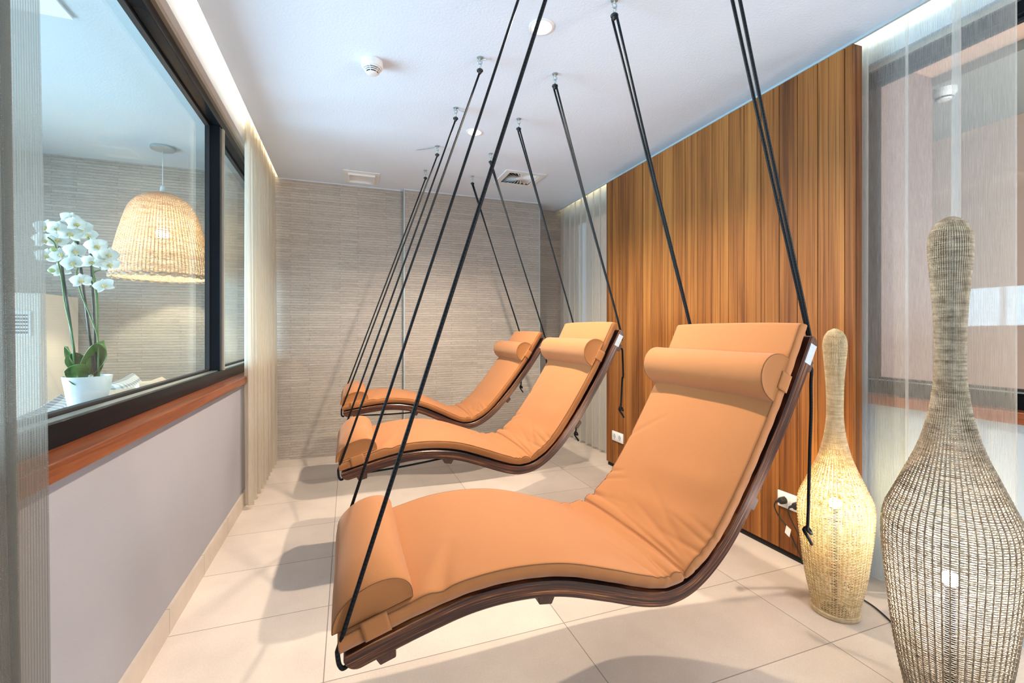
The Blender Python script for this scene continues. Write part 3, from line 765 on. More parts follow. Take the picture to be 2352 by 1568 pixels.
def build_lounger(loc, rot, label):
    t = thing('hanging_lounger', loc, label, 'lounger', 'hanging loungers in a row', (0, rot, 0))
    build_frame(t)
    g = MB(); ss = [0.03 + (SLEN - .05) * i / 90 for i in range(91)]; v = []
    for s in ss:
        for y, o in ((0.03, FT - .001), (W - .03, FT - .001), (W - .03, FT + gap(s) + .003), (0.03, FT + gap(s) + .003)):
            x, z = prof(s, o); v.append((x, y, z))
    f = [(i * 4 + k, i * 4 + (k + 1) % 4, i * 4 + 4 + (k + 1) % 4, i * 4 + 4 + k) for i in range(90) for k in range(4)] + [(3, 2, 1, 0), (360, 361, 362, 363)]
    g.add(v, f); g.build('underlay', 'void', t)
    build_mattress(t)
    build_bolster(t, 'foot_bolster', 0.085, 0.190, 0.100, -0.016, 1.0, 0.30)
    build_bolster(t, 'head_bolster', 1.735, 0.155, 0.092, 0.004, 0.3)
    for s in CROSS:
        c = MB(); v = []
        for y in (0.012, W - 0.012):
            for ds, o in ((-.026, 0.001), (.026, 0.001), (.019, -.024), (-.019, -.024)):
                x, z = prof(s + ds, o) if o > 0 else (lambda p0, p1: (p1[0] + (p0[0] - p1[0]) * 1.0, p0[1]))(prof(s + ds, o), prof(s + ds, o))
                v.append((x, y, z))
        c.add(v, [(0, 1, 2, 3), (7, 6, 5, 4)] + [(k, k + 4, (k + 1) % 4 + 4, (k + 1) % 4) for k in range(4)])
        co = c.build('crossbar', 'cleat', t)
        bv = co.modifiers.new('bevel', 'BEVEL'); bv.width = 0.003; bv.segments = 2
    lp = MB(); v = []
    for s in (1.835, 1.905):
        for o in (0.005, 0.034):
            for y in (-0.0015, 0.0005):
                x, z = prof(s, o); v.append((x, y, z))
    lp.add(v, [(0, 4, 6, 2), (1, 3, 7, 5), (0, 1, 5, 4), (2, 6, 7, 3), (0, 2, 3, 1), (4, 5, 7, 6)])
    lo = lp.build('label_plate', 'tag', t); lo['label'] = 'pale label stuck on the frame near the head end'
    return t
def ctree(o, parent=None):
    c = o.copy(); col.objects.link(c)
    if parent is not None: c.parent = parent
    for ch in list(o.children): ctree(ch, c)
    return c
def place(theta_deg, tx, tz, ynear):
    th = math.radians(theta_deg); x, z = ORG[0], ORG[2]
    return (math.cos(th) * x - math.sin(th) * z + tx, ynear, math.sin(th) * x + math.cos(th) * z + tz), -th
LG = [(0.0, 0.0, 0.0, 1.075), (-2.083, -0.038, 0.075, 2.215), (-7.57, -0.085, 0.159, 3.395)]
LBL = ['nearest tan padded hanging lounger, slung low in the foreground', 'middle tan hanging lounger, between the nearest one and the farthest one', 'farthest tan hanging lounger, against the grey stone wall']
loc, rot = place(*LG[0]); loungers = [build_lounger(loc, rot, LBL[0])]
for i in (1, 2):
    c = ctree(loungers[0]); c.location, r_ = place(*LG[i]); c.rotation_euler = (0, r_, 0); c['label'] = LBL[i]; loungers.append(c)

# ------------------------------------------------------------------ ropes and ceiling hooks
HOOKZ = CEIL
def hook(x, y, lbl, rod=None, two=False, lean=0.0):
    t = thing('ceiling_hook', (x, y, HOOKZ), lbl, 'hook', 'rope hooks screwed into the ceiling')
    MB().lathe([(0.001, 0), (0.016, 0), (0.016, -0.003), (0.013, -0.005), (0.004, -0.006), (0.004, -0.014), (0.001, -.014)], 16).build('base_plate', 'metal', t, True, angle=40)
    e = MB(); e.tube([(0.011 * math.cos(a), 0, -0.024 + 0.011 * math.sin(a)) for a in [2 * PI * k / 18 for k in range(18)]], 0.003, 6, closed=True)
    e.build('eye', 'metal', t, True)
    c = MB(); pts = []
    for k in range(24):
        a = 2 * PI * k / 24; pts.append((0.003, 0.009 * math.cos(a), -0.047 + (0.014 if math.sin(a) > 0 else 0.016) * math.sin(a)))
    c.tube(pts, 0.0028, 6, closed=True); c.build('snap_link', 'metal', t, True)
    k = MB().sphere((0.0, 0, -0.071), 0.013, 14, 10, (0.8, 1.0, 1.25)); k.lathe([(0.0145, -.073), (0.0165, -.070), (0.0165, -.066), (0.0145, -.063)], 16)
    k.build('rope_block', 'black_matt', t, True)
    if rod:
        b = MB(); b.tube(catmull([(0, 0, -.02)] + rod, 6), 0.0032, 6); b.build('bent_rod', 'metal', t, True)
    return t
def rope_obj(path, parent, name='rope', r=0.0054, n=8):
    return MB().tube(path, r, n).build(name, 'rope', parent, True, world=mworld(parent))
ORD = ['nearest', 'middle', 'farthest']
TAILZ = [(0.50, 0.62), (0.735, 0.47), (0.60, 0.655)]
for i, (th, tx, tz, yn) in enumerate(LG):
    t = loungers[i]; Mw = mworld(t)
    def wp(s, off, y): x, z = prof(s, off); return tuple(Mw @ Vector((x, y, z)))
    for side, yl, yf, yu in (('near', 0.022, 0.006, 0.10), ('far', 0.577, W - 0.006, W - .10)):
        yw = yn + (0.012 if side == 'near' else 0.568)
        # foot rope: ceiling -> round the foot end -> along the underside
        hx = 0.635
        rod = None
        if i == 2 and side == 'near': rod = [(-.02, .01, -.012), (-0.06, 0.03, -0.018), (-0.15, 0.06, -0.03)]
        if i == 1 and side == 'far': rod = [(.012, -.01, -.014), (0.028, -0.03, -0.03), (0.05, -0.075, -0.055)]
        if i == 1 and side == 'near': rod = [(.012, .0, -.01), (0.022, -0.008, -0.012), (0.030, -0.016, -0.014)]
        hook(hx, yw, 'ceiling hook carrying the foot rope on the %s side of the %s lounger' % (side, ORD[i]), rod)
        p = [(hx, yw, HOOKZ - 0.075)]
        e0 = Vector(wp(-0.006, 0.060, yf)); e1 = wp(-0.0115, 0.030, yf + .004); e2 = wp(-0.0085, 0.012, yf + .010); e3 = wp(0.001, 0.008, yf + 0.018)
        line = [tuple(Vector(p[0]).lerp(e0, k / 12)) for k in range(13)]
        arc = line + catmull([tuple(e0), e1, e2, e3], 5)[1:]
        rope_obj(arc, t)
        ua, ub = Vector(wp(0.10, -0.022, yu)), Vector(wp(0.49, -0.022, yu))
        rope_obj([tuple(ua.lerp(ub, k / 8) + Vector((0, 0, -0.004 * math.sin(PI * k / 8)))) for k in range(9)], t, 'under_rope', 0.005)
        # head ropes: two strands from one hook to the head end
        hx2 = 1.06
        hook(hx2, yw, 'ceiling hook carrying the head ropes on the %s side of the %s lounger' % (side, ORD[i]))
        end = wp(SLEN + 0.006, 0.028, yl); inn = wp(SLEN - 0.03, 0.028, yl)
        for k, dy in ((0, -0.014), (1, 0.016)):
            a = Vector((hx2, yw + dy, HOOKZ - 0.07)); bpt = Vector(end) + Vector((0.004 * (1 if k else -1), 0.007 * (1 if k else -1), 0))
            mid = a.lerp(bpt, 0.5) + Vector((0.012 * k - .004, 0.006 * k, -0.012 * k))
            rope_obj(catmull([tuple(a), tuple(mid), tuple(bpt), inn], 8), t)
        # loose tail with a knot hanging behind the head end
        q0 = Vector(wp(1.84, -0.024, yl)); zk = TAILZ[i][0 if side == 'near' else 1]
        hang = Vector((q0.x + 0.030, q0.y + 0.02, 0))
        pts = [tuple(q0), (q0.x + .018, q0.y + .006, q0.z - 0.008), (hang.x - .002, hang.y - .004, q0.z - .06), (hang.x + .004, hang.y, q0.z - 0.16), (hang.x - .002, hang.y, (q0.z + zk) / 2), (hang.x - .006, hang.y + .002, zk + 0.09), (hang.x - .012, hang.y, zk + .02)]
        tail = rope_obj(catmull(pts, 8) , t, 'rope_tail', 0.0055)
        kz = zk; kx = hang.x - .012; ky = hang.y
        kn = MB()
        kn.tube(catmull([(kx, ky, kz + .022), (kx - .012, ky - .006, kz + .012), (kx - .002, ky - .011, kz), (kx + .012, ky - .004, kz - .004), (kx + .010, ky + .009, kz + .010), (kx - .006, ky + .010, kz + .004), (kx - .004, ky, kz - .012), (kx + .008, ky, kz - .028), (kx + .022, ky + .002, kz - .048)], 6), 0.0055, 8)
        inv = mworld(t).inverted(); kn.v = [tuple(inv @ Vector(p_)) for p_ in kn.v]
        kn.build('knot', 'rope', tail, True)

# ------------------------------------------------------------------ rattan lamps
def smooth_prof(pts, step):
    P = catmull([(r, 0, z) for r, z in pts], 16); out = []; acc = 0; last = P[0]; out.append((P[0].x, P[0].z))
    for p in P[1:]:
        d = (p - last).length; acc += d
        while acc >= step:
            acc -= step; q = p - (p - last).normalized() * acc; out.append((q.x, q.z))
        last = p
    return out
def woven(prof_pts, stakes, step, rv, rr, amp, seg_per=2, stake_r=0.0022, lean=(0, 0)):
    rows = smooth_prof(prof_pts, step); b = MB(); n = stakes * seg_per
    rnd = random.Random(5)
    for i, (r, z) in enumerate(rows):
        r = max(r, 0.004); jit = rnd.uniform(-.0006, .0006); v = []
        kr = rnd.uniform(.82, 1.15)
        for k in range(n):
            a = 2 * PI * k / n
            o = amp * math.cos(stakes * a / 2 + PI * i) * min(1, r / 0.03); cz = z + jit + 0.0007 * math.sin(3 * a + i)
            ca, sa = math.cos(a), math.sin(a)
            for q in range(4):
                g = PI / 4 + PI / 2 * q; R = r + o + rr * math.cos(g) * 1.25 * kr; v.append((R * ca, R * sa, cz + rv * kr * math.sin(g) * 1.25))
        f = [(k * 4 + q, ((k + 1) % n) * 4 + q, ((k + 1) % n) * 4 + (q + 1) % 4, k * 4 + (q + 1) % 4) for k in range(n) for q in range(4)]
        b.add(v, f)
    s = MB(); sub = rows[::3] + [rows[-1]]
    for j in range(stakes):
        a = 2 * PI * j / stakes; s.tube([(max(r, .003) * math.cos(a), max(r, .003) * math.sin(a), z) for r, z in sub], stake_r, 4, False)
    return b, s
def rattan_lamp(name, loc, Ht, rmax, mat, bulb, zb, br, stakes, step, rv, label):
    t = thing(name, loc, label, 'floor lamp', 'bottle-shaped rattan floor lamps')
    # radius profile (fractions of rmax) against height fractions
    P = [(0.60, 0.0), (0.655, 0.035), (0.79, 0.113), (0.887, 0.20), (0.965, 0.286), (1.0, 0.355), (0.955, 0.398), (0.82, 0.436), (0.665, 0.477), (0.44, 0.54), (0.305, 0.60), (0.228, 0.66), (0.207, 0.71), (0.222, 0.80), (0.268, 0.875), (0.305, 0.93), (0.285, 0.966), (0.18, 0.99), (0.03, 1.0)]
    P = [(r * rmax, z * (Ht - .012) + .012) for r, z in P]
    b, s = woven(P, stakes, step, rv, rv * 0.85, 0.0021, 2, 0.0025)
    sh = b.build('woven_shade', mat, t, True)
    s.build('stake_ribs', mat, sh, True)
    br_ = MB()
    for k in range(3):
        rr = 0.62 * rmax + 0.002; br_.tube([(rr * math.cos(a), rr * math.sin(a), 0.006 + .0055 * k) for a in [2 * PI * i / 60 for i in range(60)]], 0.005, 6, closed=True)
    br_.build('base_ring', mat, t, True)
    MB().sphere((0, 0, zb), br, 16, 10, (1, 1, 1.2)).build('bulb', bulb, t, True)
    st = MB().lathe([(0.02, 0.0), (0.05, 0.0), (0.05, 0.012), (0.012, 0.02), (0.012, zb - br * 1.3), (0.018, zb - br * 1.2), (0.018, zb - br * .8), (.001, zb - br * .8)], 16)
    st.build('lamp_holder', 'black_matt', t, True, angle=40)
    return t
rattan_lamp('rattan_floor_lamp', (1.752, 0.845, 0), 1.55, 0.166, 'rattan_grey', 'bulb_cool', 0.43, 0.021, 56, 0.0066, 0.0014, 'tallest grey-brown rattan bottle floor lamp, at the right edge in front of the white curtain')
rattan_lamp('rattan_floor_lamp', (1.955, 1.335, 0), 1.205, 0.136, 'rattan_blond', 'bulb_warm', 0.46, 0.021, 46, 0.0060, 0.0014, 'shorter glowing blond rattan bottle floor lamp, beside the teak panel and its socket')

# ------------------------------------------------------------------ sockets, plugs, cords
def socket(y1, z0, lbl, X=2.175):
    t = thing('wall_socket', (X, y1, z0), lbl, 'socket', 'double sockets on the teak panel')
    w, h = 0.165, 0.083
    MB().bbox((-0.010, -w, 0), (0.0, 0, h), 0.003).build('frame_plate', 'plastic', t, True, angle=30)
    for k in range(2):
        yc = -0.043 - k * 0.079; zc = h / 2
        c = MB().bbox((-0.0125, yc - .031, zc - .031), (-0.008, yc + .031, zc + .031), 0.002); g = c.build('insert', 'plastic', t, True, angle=30)
        r = MB(); v = []; n = 28
        for rad, x in ((0.0215, -0.0130), (0.0195, -0.0130), (0.0195, -0.0105), (0.0195, -0.0105)):
            for q in range(n): v.append((x, yc + rad * math.cos(2 * PI * q / n), zc + rad * math.sin(2 * PI * q / n)))
        r.add(v, [(a * n + q, a * n + (q + 1) % n, (a + 1) * n + (q + 1) % n, (a + 1) * n + q) for a in range(2) for q in range(n)]); r.build('rim', 'plastic', g, True, angle=30)
        d = MB(); v = [(-0.0127, yc + .0195 * math.cos(2 * PI * q / n), zc + .0195 * math.sin(2 * PI * q / n)) for q in range(n)]
        d.add(v, [tuple(range(n))]); d.build('well', 'tag', g)
        MB().box((-.0132, yc - .011, zc - .003), (-.0126, yc - .006, zc + .003)).box((-.0132, yc + .006, zc - .003), (-.0126, yc + .011, zc + .003)).box((-.0132, yc - .003, zc + .014), (-.0126, yc + .003, zc + .0195)).box((-.0132, yc - .003, zc - .0195), (-.0126, yc + .003, zc - .014)).build('contact', 'void', g)
    return t
socket(1.782, 0.262, 'white double wall socket beside the shorter rattan lamp, two black plugs in it')
socket(3.395, 0.243, 'white double wall socket at the far end of the teak panel, empty')
def plug_cord(y, z, path, lbl, tagpos=None):
    t = thing('power_cord', (2.16, y, z), lbl, 'power cord', 'black lamp cords')
    Mw = mworld(t)
    MB().tube(catmull(path, 8), 0.0035, 8).build('cable', 'black_matt', t, True, world=Mw)
    p = MB(); n = 20; v = []
    for x, r in ((2.1612, 0.0185), (2.150, 0.0185), (2.136, 0.0175), (2.130, 0.013), (2.129, 0.001)):
        for q in range(n): v.append((x, y + r * math.cos(2 * PI * q / n), z + r * math.sin(2 * PI * q / n)))
    p.add(v, [(a * n + q, (a + 1) * n + q, (a + 1) * n + (q + 1) % n, a * n + (q + 1) % n) for a in range(4) for q in range(n)])
    p.tube([(2.140, y, z), (2.136, y + .012, z - .004), (2.130, y + .026, z - .014)], [0.009, .008, .005], 8)
    p.build('plug', 'black_matt', t, True, world=Mw, angle=40)
    if tagpos:
        x, yy, zz = tagpos
        q = MB(); 
        q.add([(x, yy + .008, zz + .018), (x - .004, yy + .014, zz - .020), (x - .004, yy - .012, zz - .034), (x, yy - .018, zz + .006), (x + .002, yy + .008, zz + .018), (x - .002, yy + .014, zz - .020), (x - .002, yy - .012, zz - .034), (x + .002, yy - .018, zz + .006)],
              [(0, 1, 2, 3), (7, 6, 5, 4), (0, 4, 5, 1), (1, 5, 6, 2), (2, 6, 7, 3), (3, 7, 4, 0)])
        o = q.build('paper_tag', 'plastic', t, world=Mw); o['label'] = 'white paper tag on the cord'
plug_cord(1.739, 0.303, [(2.130, 1.765, 0.289), (2.128, 1.768, 0.26), (2.135, 1.745, 0.215), (2.142, 1.705, 0.175), (2.145, 1.66, 0.10), (2.14, 1.60, 0.02), (2.13, 1.52, 0.006), (2.145, 1.42, 0.006), (2.13, 1.28, 0.006), (2.02, 1.10, 0.006), (1.90, 0.98, 0.006), (1.83, 0.915, 0.008)], 'black lamp cord with white tag, plugged into the socket half nearer the loungers', (2.138, 1.700, 0.168))
plug_cord(1.660, 0.303, [(2.130, 1.686, 0.289), (2.128, 1.688, 0.26), (2.138, 1.67, 0.21), (2.145, 1.62, 0.13), (2.14, 1.56, 0.03), (2.12, 1.50, 0.008), (2.06, 1.43, 0.006), (2.02, 1.395, 0.008)], 'black lamp cord plugged into the socket half hidden by the shorter rattan lamp')

# ------------------------------------------------------------------ ceiling fittings
for i, (x, y) in enumerate(DOWN):
    t = thing('downlight', (x, y, CEIL), ['round recessed ceiling downlight between the nearest and middle loungers', 'round recessed ceiling downlight between the middle and farthest loungers'][i], 'ceiling light', 'recessed downlights')
    MB().lathe([(0.046, 0.001), (0.058, 0.0), (0.058, -0.003), (0.050, -0.005), (0.046, -0.003), (0.046, 0.001)], 40).build('trim_ring', 'plastic', t, True, angle=40)
    MB().lathe([(0.046, 0.0), (0.040, 0.03), (0.034, 0.055), (0.034, 0.062)], 32).build('reflector', 'reflector', t, True)
    MB().lathe([(0.0343, 0.0), (0.001, 0.0)], 32, (0, 0, 0.058)).build('lamp_face', 'spot_face', t)
    d = bpy.data.lights.new('spot', 'SPOT'); d.energy = SPOT; d.color = WARM; d.spot_size = math.radians(140); d.spot_blend = 0.7; d.shadow_soft_size = 0.03
    o = bpy.data.objects.new('spot', d); col.objects.link(o); o.parent = t; o.location = (0, 0, -0.012)

t = thing('smoke_detector', (0.117, 2.455, CEIL), 'white round smoke detector on the ceiling', 'smoke detector')
MB().lathe([(0.001, 0), (0.054, 0), (0.055, -0.004), (0.055, -0.022), (0.052, -0.032), (0.050, -0.034), (0.001, -.034)], 40).build('base', 'plastic', t, True, angle=35)
MB().lathe([(0.046, -0.033), (0.043, -0.040), (0.001, -0.040)], 40).build('collar', 'plastic', t, True, angle=35)
MB().lathe([(0.036, -0.038), (0.027, -0.060)], 32).build('sensor_chamber', 'void', t, True)
for z, r in ((-0.045, 0.040), (-0.052, 0.036)):
    MB().lathe([(r, z), (r + .001, z - .0015), (r - .001, z - .003), (r - .006, z - .003), (r - .006, z), (r, z)], 32).build('louvre_ring', 'plastic', t, True, angle=40)
MB().lathe([(0.001, -0.066), (0.020, -0.066), (0.028, -0.063), (0.029, -0.060), (0.026, -0.058), (0.001, -.058)], 32).build('cap', 'plastic', t, True, angle=40)
for k in range(6):
    a = PI / 3 * k + 0.2; q = MB(); ca, sa = math.cos(a), math.sin(a)
    v = [(ca * r - sa * w, sa * r + ca * w, z) for w in (-.0015, .0015) for r, z in ((0.044, -.038), (0.024, -.060), (0.026, -.063), (0.049, -.036))]
    q.add(v, [(0, 1, 2, 3), (7, 6, 5, 4), (0, 4, 5, 1), (1, 5, 6, 2), (2, 6, 7, 3), (3, 7, 4, 0)]); q.build('rib', 'plastic', t)

t = thing('ceiling_diffuser', (DIFF[0], DIFF[1], CEIL), 'white square swirl air diffuser set in the ceiling', 'air vent')
h, hi = 0.190, 0.142
f = MB()
for a, b in (((-h, -h), (h, -hi)), ((-h, hi), (h, h)), ((-h, -hi), (-hi, hi)), ((hi, -hi), (h, hi))):
    f.box((a[0], a[1], -0.008), (b[0], b[1], 0.0))
f.build('frame', 'plastic', t)
MB().box((-.144, -.144, 0.05), (.144, .144, 0.052)).build('backing', 'void', t)
for k in range(28):
    a = 2 * PI * k / 28; q = MB(); ca, sa = math.cos(a), math.sin(a)
    R = min(0.1405 / max(abs(ca), abs(sa)), 0.19); v = []
    for r, w in ((0.034, 0.0036), (R, 0.0125)):
        for o, z in ((-w, 0.010), (w, -0.003)):
            v.append((ca * r - sa * o, sa * r + ca * o, z)); v.append((ca * r - sa * o, sa * r + ca * o, z + .0015))
    v = [(max(-.1415, min(.1415, x)), max(-.1415, min(.1415, y)), z) for x, y, z in v]
    q.add(v, [(0, 2, 6, 4), (1, 5, 7, 3), (0, 4, 5, 1), (2, 3, 7, 6), (0, 1, 3, 2), (4, 6, 7, 5)]); q.build('blade', 'plastic', t)
MB().lathe([(0.001, -.006), (0.028, -.006), (0.036, -.002), (0.036, .012)], 28).build('hub', 'plastic', t, True, angle=40)

t = thing('ceiling_hatch', (0.112, 4.345, CEIL), 'white rectangular ceiling vent panel by the stone wall', 'air vent')
f = MB(); hx, hy, wx, wy = 0.155, 0.165, 0.115, 0.115
for a, b in (((-hx, -hy), (hx, -wy)), ((-hx, wy), (hx, hy)), ((-hx, -wy), (-wx, wy)), ((wx, -wy), (hx, wy))):
    f.bbox((a[0], a[1], -0.008), (b[0], b[1], 0.0), 0.001)
f.build('frame', 'plastic', t)
g = MB(); jx, jy = wx - .012, wy - .012
for a, b in (((-wx, -wy), (wx, -jy)), ((-wx, jy), (wx, wy)), ((-wx, -jy), (-jx, jy)), ((jx, -jy), (wx, jy))):
    g.bbox((a[0], a[1], -0.024), (b[0], b[1], 0.0), 0.003)
g.build('raised_rim', 'plastic', t); MB().box((-jx, -jy, -.004), (jx, jy, 0)).build('panel', 'plastic', t)

# ------------------------------------------------------------------ room on the left seen through the window
t = thing('pendant_lamp', (-1.335, 4.15, CEIL), 'large woven wicker dome pendant lamp behind the left window', 'pendant lamp')
MB().lathe([(0.001, 0), (0.078, 0), (0.080, -0.006), (0.078, -0.020), (0.06, -.026), (0.001, -.026)], 40).build('canopy', 'metal', t, True, angle=35)
MB().tube([(0, 0, -.02), (0, 0, -0.33)], 0.0032, 8).build('cable', 'plastic', t, True)
MB().lathe([(0.001, -.295), (0.010, -.295), (0.016, -.31), (0.019, -.345), (.001, -.345)], 16).build('cord_grip', 'plastic', t, True)
P = [(.312 * r_, -.345 - .655 * z_) for z_, r_ in ((1.0, .965), (.93, .995), (.80, .96), (.67, .91), (.46, .81), (.24, .68), (.13, .55), (.07, .40), (.03, .22), (0.008, .06))]
b, s = woven(P, 84, 0.0085, 0.0036, 0.0020, 0.0034, 2, 0.0040)
sh = b.build('shade', 'rattan_shade', t, True); s.build('shade_ribs', 'rattan_shade', sh, True)
r = MB()
for k in range(2): r.tube([((0.312 + .004 * math.sin(30 * a + 3 * k)) * math.cos(a), (0.312 + .004 * math.sin(30 * a + 3 * k)) * math.sin(a), -0.992 - .014 * k + .005 * math.cos(30 * a + 3 * k)) for a in [2 * PI * i / 240 for i in range(240)]], 0.0062, 6, closed=True)
r.build('braided_rim', 'rattan_shade', t, True)
MB().sphere((0, 0, -0.66), 0.042, 18, 12, (1, 1, 1.15)).build('bulb', 'bulb_pend', t, True)
MB().lathe([(0.017, -.345), (0.017, -0.60), (0.02, -0.62)], 14).build('lamp_holder', 'plastic', t, True)

t = thing('ceiling_diffuser', (-1.405, 2.314, CEIL), 'square air diffuser on the ceiling beyond the left window', 'air vent')
f = MB(); h, hi = 0.25, 0.16
for a, b in (((-h, -h), (h, -hi)), ((-h, hi), (h, h)), ((-h, -hi), (-hi, hi)), ((hi, -hi), (h, hi))): f.bbox((a[0], a[1], -0.012), (b[0], b[1], 0.0), .002)
f.build('frame', 'plastic', t)
MB().box((-hi, -hi, -.001), (hi, hi, 0)).build('backing', 'void', t)
for k in range(6):
    q = MB(); y = -0.14 + .056 * k; q.add([(-hi, y, -.010), (hi, y, -.010), (hi, y + .035, -.001), (-hi, y + .035, -.001), (-hi, y, -.0085), (hi, y, -.0085), (hi, y + .035, .0005), (-hi, y + .035, .0005)], [(0, 1, 2, 3), (7, 6, 5, 4), (0, 4, 5, 1), (2, 6, 7, 3), (0, 3, 7, 4), (1, 5, 6, 2)]); q.build('slat', 'plastic', t)

t = thing('air_cabinet', (-2.45, 4.32, 0), 'cream cabinet with a small slotted grille, beyond the orchid', 'cabinet')
MB().bbox((-0.42, -0.22, 0), (0.42, 0.25, 1.46), 0.004).build('body', 'cream', t)
g = MB().bbox((0.22, -.226, 1.16), (0.37, -.219, 1.335), .002).build('grille', 'plastic', t)
q = MB()
for k in range(6): q.box((0.235, -.2275, 1.178 + .024 * k), (0.355, -.2262, 1.190 + .024 * k))
q.build('slot', 'void', g)

t = thing('daybed', (-1.52, 2.9, 0), 'grey upholstered daybed under the far side of the left window', 'daybed')
MB().bbox((-0.44, -1.5, 0.10), (0.44, 1.5, 0.30), 0.02).build('base', 'sofa', t, True, angle=40)
MB().bbox((-0.43, -1.49, 0.30), (0.43, 1.49, 0.44), 0.035).build('seat_pad', 'sofa', t, True, angle=40)
for sx in (-.36, .36):
    for sy in (-1.4, 1.4): MB().lathe([(0.02, 0), (0.025, .10)], 12, (sx, sy, 0), True).build('leg', 'black_matt', t, True, angle=40)
def pillow(loc, rot, mat, lbl, w=0.46):
    b = MB()
    for sg in (1, -1):
        def fn(u, v):
            a, c = 2 * u - 1, 2 * v - 1; th = 0.085 * ((1 - a ** 4) * (1 - c ** 4)) ** 0.55
            k = 1 - 0.05 * (1 - abs(a)) * (abs(c)) - .05 * (1 - abs(c)) * abs(a)
            return (sg * th, a * w / 2 * k, c * w / 2 * k)
        b.grid(20, 20, fn, lambda u, v: (u * w, v * w))
    o = b.build('pillow', mat, None, True); o.location = loc; o.rotation_euler = rot
    return tag(o, lbl, 'pillow', 'pillows on the daybed')
pillow((-1.20, 2.50, 0.674), (0.10, -0.16, 0.10), 'plaid_blue', 'pale blue checked pillow at the left of the orchid pot', .42)
pillow((-1.18, 3.06, 0.674), (-0.10, -0.14, -0.05), 'plaid_cream', 'cream quilted pillow just right of the orchid pot', .42)
pillow((-1.40, 3.75, 0.674), (0.08, -0.16, 0.05), 'plaid_blue', 'pale blue pillow with dark checks between two cream pillows', .42)
pillow((-1.18, 3.56, 0.674), (-0.02, -0.14, 0.04), 'plaid_cream', 'cream pillow farthest from the orchid pot', .42)

# orchid
OX, OY, OZ = -0.925, 2.145, 0.897
FW = Vector((math.sin(math.radians(20)), math.cos(math.radians(20)), 0)); RT = Vector((FW.y, -FW.x, 0))
t = thing('potted_orchid', (OX, OY, OZ), 'white flowering orchid in a white pot on the left window ledge', 'plant')
D0 = Vector((OX, OY, 0)).dot(FW)
def at(px, py, dd=0.0):   # place in the plant's own plane, then into the plant's coordinates
    d = D0 + dd; p = (FW + RT * ((px - 1176) / 1033.0)) * d
    return Vector((p.x - OX, p.y - OY, H_CAM + d * (758 - py) / 1033.0 - OZ))
MB().lathe([(0.001, 0.0), (0.050, 0.0), (0.0525, 0.004), (0.0715, 0.128), (0.0715, 0.131), (0.068, 0.131), (0.065, 0.115), (0.001, 0.115)], 48).build('pot', 'pot', t, True, angle=40)
MB().lathe([(0.066, 0.112), (0.03, 0.120), (0.001, 0.122)], 24).build('bark', 'soil', t, True)
def leaf(base, tip, width, droop, twist=0.0, side=None):
    base, tip = Vector(base), Vector(tip); ax = tip - base; l = ax.length
    s_ = side or ax.cross(Vector((0, 0, 1))).normalized(); up = s_.cross(ax).normalized()
    if side is not None: up = s_.cross(ax).normalized()
    b = MB()
    def fn(u, v):
        w = width * (math.sin(PI * min(1, u * 0.93 + 0.07)) ** 0.6) * (1 - 0.15 * u); c = 2 * v - 1
        return tuple(base + ax * u + up * (droop * math.sin(PI * u) + 0.35 * width * (abs(c) ** 1.6 - 0.5)) + s_ * (c * w * .5))
    b.grid(16, 9, fn); o = b.build('leaf', 'leaf', t, True); o.modifiers.new('thick', 'SOLIDIFY').thickness = 0.0016
leaf(at(203, 862), at(146, 852, -.05), 0.085, 0.040, side=Vector((0.2, 0.1, 1)).normalized())
leaf(at(205, 862), at(230, 784, -.03), 0.105, -0.016, side=(RT + Vector((0, 0, .15))).normalized())
leaf(at(195, 860), at(180, 812, .02), 0.085, 0.014, side=(RT * .9 + FW * .3).normalized())
leaf(at(200, 860), at(152, 796, .06), 0.040, 0.012, side=(RT * .5 + Vector((0, 0, .8))).normalized())
leaf(at(212, 862), at(243, 812, .03), 0.075, 0.012, side=(RT * .6 - Vector((0, 0, .6))).normalized())
leaf(at(195, 864), at(158, 868, -.03), 0.035, 0.012, side=Vector((0.3, 0.2, .9)).normalized())
for a, b_ in (((136, 566), (178, 862)), ((177, 545), (218, 866)), ((208, 560), (222, 864))):
    MB().tube([at(*a, .0), at(*b_, .0)], 0.0042, 8).build('stake', 'stake', t, True)
STEMS = [[(171, 866), (169, 815), (165, 766), (150, 700), (142, 640), (134, 603), (130, 575), (124, 556), (110, 545)],
         [(226, 864), (225, 780), (209, 730), (186, 673), (176, 626), (183, 607), (180, 585), (172, 550), (170, 533), (158, 522), (142, 526), (134, 530)],
         [(228, 864), (225, 772), (221, 676), (212, 640), (206, 660)], [(225, 730), (222, 660), (214, 626), (209, 580), (206, 552), (198, 540)], [(212, 628), (222, 622), (236, 618), (245, 620)]]
for k, st in enumerate(STEMS):
    MB().tube(catmull([at(x, y, -0.012 + .004 * k) for x, y in st], 6), 0.0026, 7).build('stem', 'stem', t, True)
def petal(b, ang, ln, wd, cup, back=0.0):
    def fn(u, v):
        c = 2 * v - 1; w = wd * math.sin(PI * (0.08 + 0.92 * u) ** 0.8) ** 0.75
        r = ln * u; x = r; y = c * w * .5
        z = cup * (u * u) + 0.10 * wd * abs(c) ** 2 - back * u
        return (x * math.cos(ang) - y * math.sin(ang), x * math.sin(ang) + y * math.cos(ang), z)
    b.grid(7, 7, fn)
fb = MB()
for a in (PI / 2, PI / 2 + 2.15, PI / 2 - 2.15): petal(fb, a, 0.034, 0.024, -0.004, 0.002)
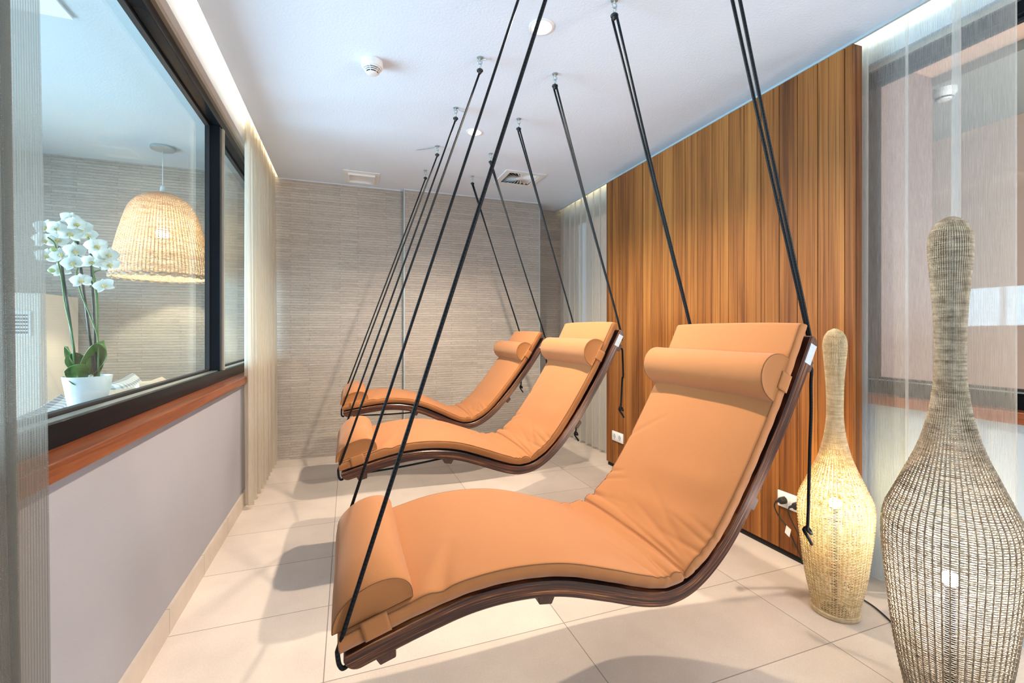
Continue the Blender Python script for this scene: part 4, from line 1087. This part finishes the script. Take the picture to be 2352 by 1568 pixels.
for a in (0.25, PI - 0.25): petal(fb, a, 0.036, 0.042, 0.004, -0.001)
FLOW = [(107, 523), (132, 525), (162, 503), (174, 515), (162, 538), (190, 524), (204, 540), (99, 552), (136, 552), (106, 588), (142, 585), (172, 576), (168, 604), (140, 620), (221, 566), (209, 602), (251, 607), (250, 585), (240, 656), (187, 645), (236, 590)]
proto = None; fr = random.Random(21)
CAMV = Vector((0.39, -0.90, 0.05)).normalized()
for k, (px, py) in enumerate(FLOW):
    z = (CAMV + Vector((fr.uniform(-.45, .45), fr.uniform(-.3, .3), fr.uniform(-.25, .35)))).normalized()
    x = Vector((0, 0, 1)).cross(z).normalized(); y = z.cross(x)
    rot = Matrix((x, y, z)).transposed().to_4x4() @ Matrix.Rotation(fr.uniform(-.4, .4), 4, 'Z')
    if proto is None:
        o = fb.build('flower', 'petal', t, True); proto = o
        lp = MB(); lp.sphere((0, -.003, 0.006), 0.006, 10, 8, (1, 1.1, 1.0)); lp.sphere((-.006, -.004, .004), .004, 8, 6); lp.sphere((.006, -.004, .004), .004, 8, 6); lp.tube([(0, -.006, .006), (0, -.012, .010), (0, -.015, .006)], [.004, .003, .001], 6)
        c = lp.build('flower_lip', 'lip', o, True)
    else:
        o = proto.copy(); col.objects.link(o); c = proto.children[0].copy(); col.objects.link(c); c.parent = o
    o.matrix_local = Matrix.Translation(at(px, py, fr.uniform(-.05, .045) - .02)) @ rot @ Matrix.Scale(fr.uniform(.85, 1.08), 4)
for px, py in ((118, 621), (123, 573), (162, 530), (228, 592)):
    MB().sphere(tuple(at(px, py, -.03)), 0.0095, 12, 8, (1.2, .9, .9)).build('bud', 'bud', t, True)

# fittings in the room on the right
t = thing('smoke_detector', (3.15, 1.545, 2.55), 'white smoke detector on the ceiling behind the white curtain', 'smoke detector')
MB().lathe([(0.001, 0), (0.054, 0), (0.055, -0.022), (0.046, -0.034), (0.030, -0.058), (0.001, -0.062)], 28).build('base', 'plastic', t, True, angle=35)
MB().lathe([(0.041, -0.046), (0.036, -.052)], 28).build('vent_ring', 'void', t, True)
